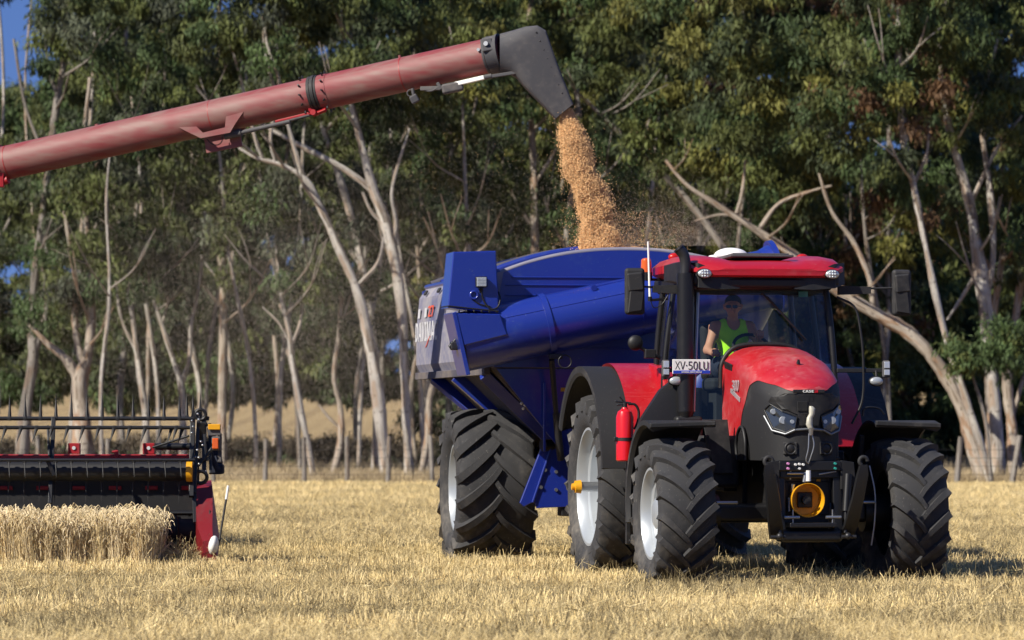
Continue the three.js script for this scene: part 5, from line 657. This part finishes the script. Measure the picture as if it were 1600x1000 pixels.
function gum(label, d, barkMat, trunk, branches, crown, tones, group, dens = 1, name = 'gum_tree', twigs = 3) {
  const b = at(trunk[0][0], HORIZON, d), t = thing(name, label, 'tree', [b.x, 0, b.z], 0, group), s = treeSeed += 13, ox = b.x, oz = b.z;
  const foot = HORIZON + EYE * FP / d; const tr = trunk.map((p) => p.slice()); if (tr[0][1] > 680) tr[0][1] = foot + 2;
  mesh('trunk', limb(tr, d, s, ox, oz), barkMat, t);
  branches.forEach((br, i) => mesh('branch', limb(br, d, s + i + 1, ox, oz), barkMat, t));
  // bare side limbs and twigs
  { const Q = rng(s + 7), tp = tr.filter((p) => p[1] < 560); if (tp.length > 1 && twigs) for (let i = 0; i < twigs; i++) { const k = Math.floor(Q() * (tp.length - 1)), f = Q(), x = tp[k][0] + (tp[k + 1][0] - tp[k][0]) * f, y = tp[k][1] + (tp[k + 1][1] - tp[k][1]) * f, w = Math.min(6, tp[k][2] * 0.5), a = (Q() < 0.5 ? -1 : 1) * (0.35 + Q() * 0.75), L = 50 + 110 * Q(), b = a * (0.4 + 0.5 * Q()); const mx = x + Math.sin(a) * L * 0.5, my = y - Math.cos(a) * L * 0.5, ex = mx + Math.sin(b) * L * 0.6, ey = my - Math.cos(b) * L * 0.6, dz = -1 - 1.5 * Q(); mesh('branch', limb([[x, y, w, 0], [mx, my, w * 0.7, dz * 0.6], [ex, ey, w * 0.3, dz]], d, s + 60 + i, ox, oz), barkMat, t); const c = b + (Q() - 0.5) * 1.4; mesh('branch', limb([[mx, my, w * 0.5, dz * 0.6], [mx + Math.sin(c) * L * 0.3, my - Math.cos(c) * L * 0.3, w * 0.35, dz], [mx + Math.sin(c * 1.3) * L * 0.5, my - Math.cos(c) * L * 0.55, w * 0.2, dz]], d, s + 90 + i, ox, oz), barkMat, t); } }
  if (crown.length) foliage(t, 'crown', crown.map(([px, py, r, dd = 0, ry = r]) => { const p = at(px, py, d + dd); return [p.x - ox, p.y, p.z - oz, r, ry, r * 0.9]; }), s + 50, tones, dens);
  return t;
}
const LG = 'gum trees along the left of the belt', RG = 'gum trees at the right of the belt', BG = 'trees deeper in the belt';
const LT = ['olive', 'green', 'dark', 'olive', 'grey'], CT = ['olive', 'yellow', 'green', 'dark', 'olive'], RT = ['yellow', 'olive', 'green', 'green', 'rust', 'dark', 'olive', 'green'];
// --- front row, left to right (sight-line outlines at each tree's own distance)
gum('pale gum trunk rising behind the left end of the reel', 148, bark.grey, [[33, 735, 26], [40, 640, 22], [52, 560, 20], [50, 480, 15], [58, 400, 13], [70, 300, 12], [88, 160, 14], [102, 70, 10], [110, -80, 8]], [[[52, 560, 12], [72, 480, 9], [66, 380, 7], [80, 330, 5]], [[76, 260, 7], [40, 170, 6], [20, 60, 5]], [[90, 150, 9], [75, 110, 6], [70, 60, 4]]], [[60, 300, 1.6], [130, 330, 1.5], [150, 60, 2.2], [90, 430, 1.2], [20, 560, 1.3, 6]], LT, LG);
gum('stout pale gum forking low behind the header', 143, bark.tan, [[130, 735, 44], [128, 660, 36], [126, 590, 30], [138, 550, 20], [143, 480, 15], [140, 400, 11], [128, 260, 9], [140, 120, 7]], [[[124, 590, 22], [100, 558, 16], [72, 535, 11], [40, 500, 7]], [[130, 570, 16], [118, 520, 12], [116, 430, 9], [100, 330, 7]]], [[140, 420, 1.7], [80, 470, 1.4], [170, 320, 2.0], [130, 210, 1.8], [200, 440, 1.4], [130, -40, 2.6]], LT, LG);
gum('slender pale gum behind the middle of the reel', 152, bark.pale, [[222, 735, 15], [228, 660, 14], [218, 580, 12], [210, 520, 10], [200, 420, 8], [215, 300, 7], [205, 150, 6]], [[[214, 550, 7], [190, 500, 5], [180, 430, 4]]], [[210, 380, 1.8], [250, 300, 1.7], [190, 200, 1.9], [240, -30, 2.6]], LT, LG);
gum('thin gum with a high open fork left of centre', 146, bark.pale, [[284, 735, 16], [286, 660, 14], [283, 600, 13], [270, 560, 10], [250, 500, 8], [236, 455, 7], [230, 380, 5]], [[[284, 600, 10], [296, 560, 9], [298, 512, 7], [312, 440, 6], [320, 330, 5]], [[253, 508, 5], [262, 470, 4], [256, 430, 3]]], [[255, 420, 1.5], [320, 380, 1.6], [290, 300, 1.7], [300, 60, 2.0]], LT, LG);
gum('straight tan gum trunk between the header and the bin', 150, bark.tan, [[347, 735, 19], [347, 640, 17], [349, 520, 16], [347, 430, 15], [345, 360, 13], [350, 240, 10], [340, 60, 8], [350, -80, 6]], [[[346, 480, 7], [325, 455, 6], [300, 420, 4]], [[347, 380, 7], [378, 330, 6], [395, 270, 4]]], [[350, 330, 2.0], [400, 400, 2.0], [310, 210, 1.8], [400, 130, 1.8], [350, -50, 2.8]], LT, LG);
gum('slim pale gum with a bent foot and small fork', 139, bark.pale, [[492, 742, 12], [478, 680, 12], [466, 620, 12], [456, 560, 11], [452, 520, 9], [440, 470, 7], [430, 380, 5]], [[[453, 545, 8], [466, 515, 6], [474, 470, 4]], [[450, 530, 5], [436, 505, 4], [410, 480, 3]]], [[440, 440, 1.3], [480, 400, 1.5], [410, 350, 1.6], [460, 330, 1.4]], LT, LG);
gum('crooked reddish gum beside the slim pale one', 141, bark.tan, [[518, 738, 15], [532, 690, 14], [532, 640, 10], [522, 590, 9], [530, 520, 9], [534, 440, 8], [528, 360, 6]], [[[533, 670, 7], [512, 650, 6], [498, 632, 4]], [[530, 520, 5], [545, 470, 4], [560, 430, 3]]], [[530, 480, 1.2], [550, 400, 1.4], [500, 420, 1.3]], LT, LG);
gum('tall leaning pale gum left of the bin, longest white trunk', 137, bark.pale, [[604, 742, 20], [597, 680, 22], [588, 600, 24], [574, 520, 20], [556, 450, 18], [530, 390, 15], [503, 330, 14], [474, 278, 13], [440, 258, 10], [400, 246, 8], [372, 230, 5]], [[[474, 278, 10], [462, 240, 8], [448, 190, 7], [415, 90, 6], [410, 20, 4]], [[410, 248, 7], [398, 215, 6], [365, 85, 6], [345, 40, 4]], [[430, 254, 6], [422, 215, 6], [436, 130, 7], [415, 60, 5], [418, -20, 4]], [[556, 450, 8], [590, 410, 6], [600, 370, 4]]], [[420, 300, 1.5, 3], [400, 150, 1.5, 4], [520, 190, 1.5, 5], [380, 40, 2.0], [560, 60, 2.3], [470, 20, 2.2], [430, -90, 2.8]], LT, LG, 0.9);
gum('pale gum with a wide forked top, just left of the bin', 138, bark.pale, [[640, 742, 18], [636, 680, 16], [632, 580, 16], [627, 480, 18], [615, 400, 22], [600, 340, 20], [584, 300, 18], [568, 240, 14], [556, 190, 12], [545, 140, 8], [550, 40, 6]], [[[584, 300, 14], [558, 278, 12], [510, 248, 11], [470, 228, 10], [430, 205, 8], [380, 180, 5]], [[612, 400, 10], [618, 350, 8], [612, 300, 6], [640, 200, 5]], [[600, 350, 7], [580, 330, 6], [566, 300, 4]]], [[560, 130, 1.8, 3], [640, 150, 1.9, 4], [620, 240, 1.5, 6], [680, 60, 2.2], [560, -60, 2.8]], CT, LG, 0.9);
gum('straight white gum passing behind the two forked ones', 147, bark.pale, [[585, 738, 14], [588, 620, 13], [583, 520, 13], [566, 420, 13], [546, 330, 14], [528, 270, 13], [505, 200, 10], [488, 130, 7], [480, 20, 5]], [[[566, 420, 6], [552, 400, 5], [530, 380, 3]]], [[490, 90, 1.8], [520, 300, 1.3, 6], [620, 330, 1.5, 6]], LT, LG);
gum('dark gum hidden partly by the bin corner', 145, bark.grey, [[668, 738, 17], [664, 640, 15], [672, 520, 14], [690, 400, 13], [702, 300, 12], [704, 220, 10], [712, 100, 8], [700, -40, 6]], [[[690, 400, 8], [665, 340, 6], [650, 280, 4]], [[703, 240, 6], [735, 190, 5], [750, 120, 4]]], [[700, 180, 2.0], [740, 280, 1.8], [660, 320, 1.6], [720, 60, 2.2], [760, 360, 1.4], [690, -70, 2.8]], CT, LG, 0.9);
gum('dark trunk directly left of the big bin tyre', 140, bark.tan, [[655, 740, 13], [668, 690, 13], [672, 620, 12], [690, 560, 10], [712, 480, 9], [730, 380, 7]], [], [[730, 330, 1.4]], LT, LG);
gum('tan gum trunk showing above the bin under the spout', 150, bark.tan, [[842, 735, 18], [840, 560, 16], [836, 400, 15], [834, 280, 14], [830, 170, 13], [826, 60, 11], [836, -60, 8]], [[[834, 290, 8], [870, 230, 6], [890, 170, 5]], [[836, 360, 8], [800, 300, 6], [780, 230, 5]]], [[800, 240, 1.8], [870, 130, 2.0], [780, 110, 2.2], [850, 320, 1.5], [830, -40, 2.8], [920, 60, 2.0]], CT, LG, 0.95);
gum('whitish gum half hidden behind the pouring grain', 156, bark.grey, [[900, 735, 16], [894, 560, 15], [886, 400, 15], [892, 320, 13], [905, 200, 11], [890, 60, 8]], [[[888, 360, 7], [920, 300, 6], [945, 260, 4]]], [[920, 240, 2.0], [980, 200, 2.0], [950, 330, 1.6], [960, 60, 2.4]], CT, LG);
gum('gum with a long bare pole leaning left above the cab', 140, bark.grey, [[1262, 740, 20], [1230, 640, 18], [1200, 540, 16], [1150, 420, 14], [1080, 320, 12], [1003, 238, 11], [950, 190, 9], [916, 156, 6]], [[[1150, 420, 7], [1160, 320, 6], [1170, 260, 5], [1165, 200, 3]], [[1003, 238, 6], [1020, 170, 5], [1045, 130, 3]]], [[960, 110, 1.7], [1040, 160, 1.9], [1000, 300, 1.5, 3], [1090, 210, 1.9], [1090, 60, 2.3], [980, -20, 2.4]], CT, RG);
gum('thick tan gum leaning far left over the tractor cab', 134, bark.tan, [[1538, 752, 38], [1520, 690, 30], [1496, 620, 26], [1462, 565, 25], [1420, 520, 25], [1365, 488, 24], [1305, 450, 20], [1250, 405, 17], [1185, 362, 14], [1125, 322, 11], [1075, 290, 8], [1040, 250, 5]], [[[1365, 488, 12], [1360, 440, 11], [1335, 380, 9], [1300, 330, 7], [1280, 270, 5]], [[1185, 362, 9], [1215, 320, 8], [1262, 300, 6], [1300, 290, 4]], [[1150, 338, 7], [1160, 300, 7], [1165, 250, 5]], [[1170, 345, 6], [1130, 335, 5], [1085, 345, 3]]], [[1100, 250, 1.5, 4], [1200, 240, 1.8, 4], [1290, 230, 1.9, 4], [1250, 330, 1.3, 4], [1180, 120, 2.2], [1270, 80, 2.4], [1150, -30, 2.8]], CT, RG);
gum('thin pale gum pole crossing the thick leaning one', 132, bark.pale, [[1548, 755, 17], [1530, 690, 15], [1505, 610, 14], [1482, 540, 13], [1462, 460, 12], [1446, 380, 11], [1428, 290, 12], [1414, 220, 15], [1408, 150, 16], [1404, 60, 12], [1410, -40, 9]], [[[1428, 290, 7], [1448, 240, 6], [1452, 190, 4]], [[1410, 170, 8], [1380, 110, 6], [1350, 60, 5]]], [[1400, 90, 2.0], [1350, 200, 1.8], [1330, 120, 2.0], [1430, 20, 2.2], [1380, 300, 1.4, 4], [1400, -80, 2.8]], RT, RG);
gum('large mottled gum at the right edge of the belt', 136, bark.pale, [[1560, 750, 26], [1556, 660, 24], [1548, 560, 26], [1540, 480, 28], [1530, 410, 24], [1516, 320, 19], [1500, 260, 16], [1484, 200, 14], [1470, 100, 10], [1480, -20, 8]], [[[1540, 470, 14], [1552, 400, 13], [1548, 300, 12], [1535, 180, 9], [1560, 60, 7]], [[1516, 320, 8], [1560, 230, 7], [1598, 180, 5]], [[1530, 420, 9], [1500, 470, 7], [1480, 500, 4]]], [[1500, 130, 2.0], [1580, 130, 2.2], [1560, 260, 1.6, 4], [1480, 310, 1.3, 4], [1530, 20, 2.4], [1600, 340, 1.6]], RT, RG);
gum('peeling tan gum stem behind the low bush', 139, bark.tan, [[1545, 748, 20], [1548, 660, 18], [1546, 590, 18], [1552, 500, 14], [1570, 380, 11]], [], [[1580, 400, 1.5]], RT, RG);
gum('peeling pale gum stem right of the low bush', 137, bark.tan, [[1588, 750, 26], [1580, 660, 20], [1574, 590, 20], [1590, 480, 14], [1604, 360, 10]], [[[1582, 650, 9], [1606, 560, 8], [1612, 480, 6]]], [[1600, 420, 1.5], [1610, 250, 1.8]], RT, RG);
// slender pale poles between the big trunks
[[160, 10, 300], [248, -35, 260], [318, 60, 140], [402, -70, 200], [436, 45, 180], [470, -90, 120], [560, 55, 210], [662, -60, 180], [716, 40, 150], [760, -45, 120], [968, 70, 150], [1392, -60, 160]].forEach(([px, lean, top], i) => {
  const H = 735 - top, d = 140 + (i * 37 % 15), s = i % 2 ? 1 : -1;
  gum(`${['thin white pole of a gum behind the reel', 'thin pole leaning left above the end of the reel', 'thin pole leaning right past the tan trunk', 'thin pole leaning left over open paddock', 'thin pole leaning right beside the slim forked gum', 'steeply leaning pole left of the crooked gum', 'thin pole leaning right behind the long white trunk', 'thin pole leaning left over the bin corner', 'thin pole leaning right behind the auger hood', 'thin pole leaning left above the bin', 'thin pole leaning right beside the pouring grain', 'thin pole leaning left by the right mirror'][i]}`, d, i % 3 === 2 ? bark.grey : bark.pale, [[px, 735, 9], [px + lean * 0.2 + 4 * s, 735 - H * 0.3, 8.5], [px + lean * 0.55 - 5 * s, 735 - H * 0.62, 7], [px + lean + 4 * s, top, 4.5], [px + lean * 1.3, top - 80, 2]], [], [[px + lean * 1.2, top - 20, 0.9, 2], [px + lean * 1.35, top - 70, 1.1, 2]], LT, 'slender gum poles', 1, 'gum_tree', 2);
});
// low green bush at the right edge, saplings under the belt
{ const p = at(1545, 700, 131), b = thing('green_bush', 'rounded leafy green bush in front of the peeling stems', 'bush', [p.x, 0, p.z]); mesh('stem', limb([[1548, 752, 8], [1540, 660, 7], [1520, 590, 5], [1500, 545, 3]], 131, 5, p.x, p.z), bark.grey, b); foliage(b, 'foliage', [[1530, 535, 1.05], [1570, 520, 1.0], [1500, 560, 0.7], [1595, 555, 0.9], [1560, 570, 0.7]].map(([px, py, r]) => { const q = at(px, py, 131); return [q.x - p.x, q.y, q.z - p.z, r, r * 0.75, r * 0.8]; }), 77, ['green', 'green', 'olive'], 2.6, 0.8); }
// --- deeper rows
{
  const R = rng(901), ORD = (n) => { const a = ['', 'first', 'second', 'third', 'fourth', 'fifth', 'sixth', 'seventh', 'eighth', 'ninth', 'tenth', 'eleventh', 'twelfth', 'thirteenth', 'fourteenth', 'fifteenth', 'sixteenth', 'seventeenth', 'eighteenth', 'nineteenth'], t = ['', '', 'twent', 'thirt', 'fort']; return n < 20 ? a[n] : n % 10 ? t[Math.floor(n / 10)] + 'y-' + a[n % 10] : t[n / 10] + 'ieth'; };
  let nth = 0;
  for (let i = 0; i < 42; i++) {
    if (i < 19 && i % 3 === 1) continue;
    nth++;
    const px = -10 + i * 39.5 + (R() - 0.5) * 26, d = 158 + R() * 34, right = px > 960, lean = (R() - 0.5) * 90, w = 7.5 + R() * 7, foot = HORIZON + EYE * FP / d;
    const tones = right ? RT : px > 640 ? CT : LT, crown = [], lowest = right ? 560 : px > 600 ? 520 : 500;
    const tall = right ? 9 : 7; for (let k = 0; k < tall; k++) { const py = lowest - k * (right ? 82 : 80) - R() * 60; crown.push([px + lean * (600 - py) / 600 + (R() - 0.5) * 110, py, 1.5 + R() * 1.3, (R() - 0.5) * 5]); }
    const open = crown.filter(([a, b, r]) => !gaps.some(([x, y, q]) => Math.hypot(a - x, b - y) < q + 25)); crown.length = 0; crown.push(...open, [px + lean, -190, 3.0]);
    const bk = Math.floor(R() * 3), bend = (R() - 0.5) * 34;
    gum(`${ORD(nth)} tree from the left in the shaded back row, ${['grey', 'tan', 'pale'][bk]} trunk`, d, [bark.grey, bark.tan, bark.pale][bk], [[px, 730, w], [px + lean * 0.15 + bend, 610, w * 0.9], [px + lean * 0.3 - bend * 0.6, 510, w * 0.8], [px + lean * 0.4, 400, w * 0.75], [px + lean * 0.8 + bend, 150, w * 0.55], [px + lean, -60, w * 0.35]], [[[px + lean * 0.4, 400, w * 0.5], [px + lean * 0.4 + 40, 320, w * 0.35], [px + lean + 60, 220, 3]], [[px + lean * 0.3, 460, w * 0.4], [px + lean * 0.3 - 50, 390, w * 0.3], [px + lean - 70, 300, 2.5]]], crown, tones, BG, right ? 1.0 : 0.8, 'gum_tree', 0);
  }
  // undergrowth and the wood behind, one mass
  const bl = []; for (let i = 0; i < 90; i++) { const px = 960 + R() * 720, d = 165 + R() * 40, p = at(px, 740 - R() * 420, d); bl.push([p.x, Math.max(0.6, p.y), p.z, 2.2, 1.8, 1.6]); }
  for (let i = 0; i < 420; i++) { const px = -60 + R() * 1080, py = 592 - R() * 650, d = 195 + R() * 25, p = at(px, py, d); if (gaps.some(([a, b, r]) => Math.hypot(px - a, py - b) < r + 45)) continue; bl.push([p.x, p.y, p.z, 1.9, 1.5, 1.4]); }
  for (let i = 0; i < 170; i++) { const px = -60 + R() * 1080, py = 604 - R() * R() * 150, d = 196 + R() * 24, p = at(px, py, d); if (gaps.some(([a, b, r]) => Math.hypot(px - a, py - b) < r + 20)) continue; bl.push([p.x, p.y, p.z, 0.9 + R(), 0.5 + 0.6 * R(), 1.0]); }
  for (let i = 0; i < 26; i++) { const px = 690 + R() * 330, d = 185 + R() * 20, p = at(px, 700 - R() * 300, d); bl.push([p.x, Math.max(0.5, p.y), p.z, 2.2, 1.8, 1.6]); }
  const low = []; for (let i = 0; i < 250; i++) { const px = -60 + R() * 1080, d = 160 + R() * 32, p = at(px, 665, d); low.push([p.x, 0.4, p.z, 1.4, 0.45 + 0.45 * R(), 1.0]); }
  tag(foliage(scene, 'undergrowth', low, 913, ['brown', 'brown', 'brown', 'dark'], 1.5, 0.9), 'low brown scrub in the shade under the left trees', 'scrub');
  tag(foliage(scene, 'woodland', bl, 911, ['green', 'olive', 'dark', 'green'], 1.0, 1.5), 'dense dark foliage closing the view behind the gum trees', 'woodland');
}
// --- wire fence
{
  const f = thing('wire_fence', 'old wire fence of weathered posts in front of the trees', 'fence', [0, 0, -130.5]), d = 130.5, posts = [[-40, 0], [62, -2], [168, 1], [262, 0], [333, 2], [414, 1], [476, -1], [543, 0], [606, 1], [676, -3], [760, 0], [880, 0], [1000, 1], [1120, 0], [1240, 0], [1330, 1], [1400, 2], [1494, 6], [1580, 12], [1660, 0]];
  const S = d / FP, R = rng(31), tops = [];
  for (const [px, lean] of posts) { const x = (px - 800) * S, h = 1.25 + 0.2 * R(), r = px > 1450 ? 0.09 : 0.07, a = V(x, -0.05, 0), b = V(x + (lean + 3 * (R() - 0.5)) * S, h, 0); mesh('post', boxUV(mergeRaw([rod(a, b, r * 1.05, r * 0.9, 8)])), bark.grey, f); tops.push(b); }
  for (const y of [0.28, 0.52, 0.76, 1.0]) mesh('wire', mergeRaw(tops.slice(0, -1).map((p, i) => rod(V(p.x, y + 0.01 * R(), 0.05), V(tops[i + 1].x, y + 0.01 * R(), 0.05), 0.006, 0.006, 4))), M.darkSteel, f);
}
scene.updateMatrixWorld(true);
renderer.render(scene, camera);
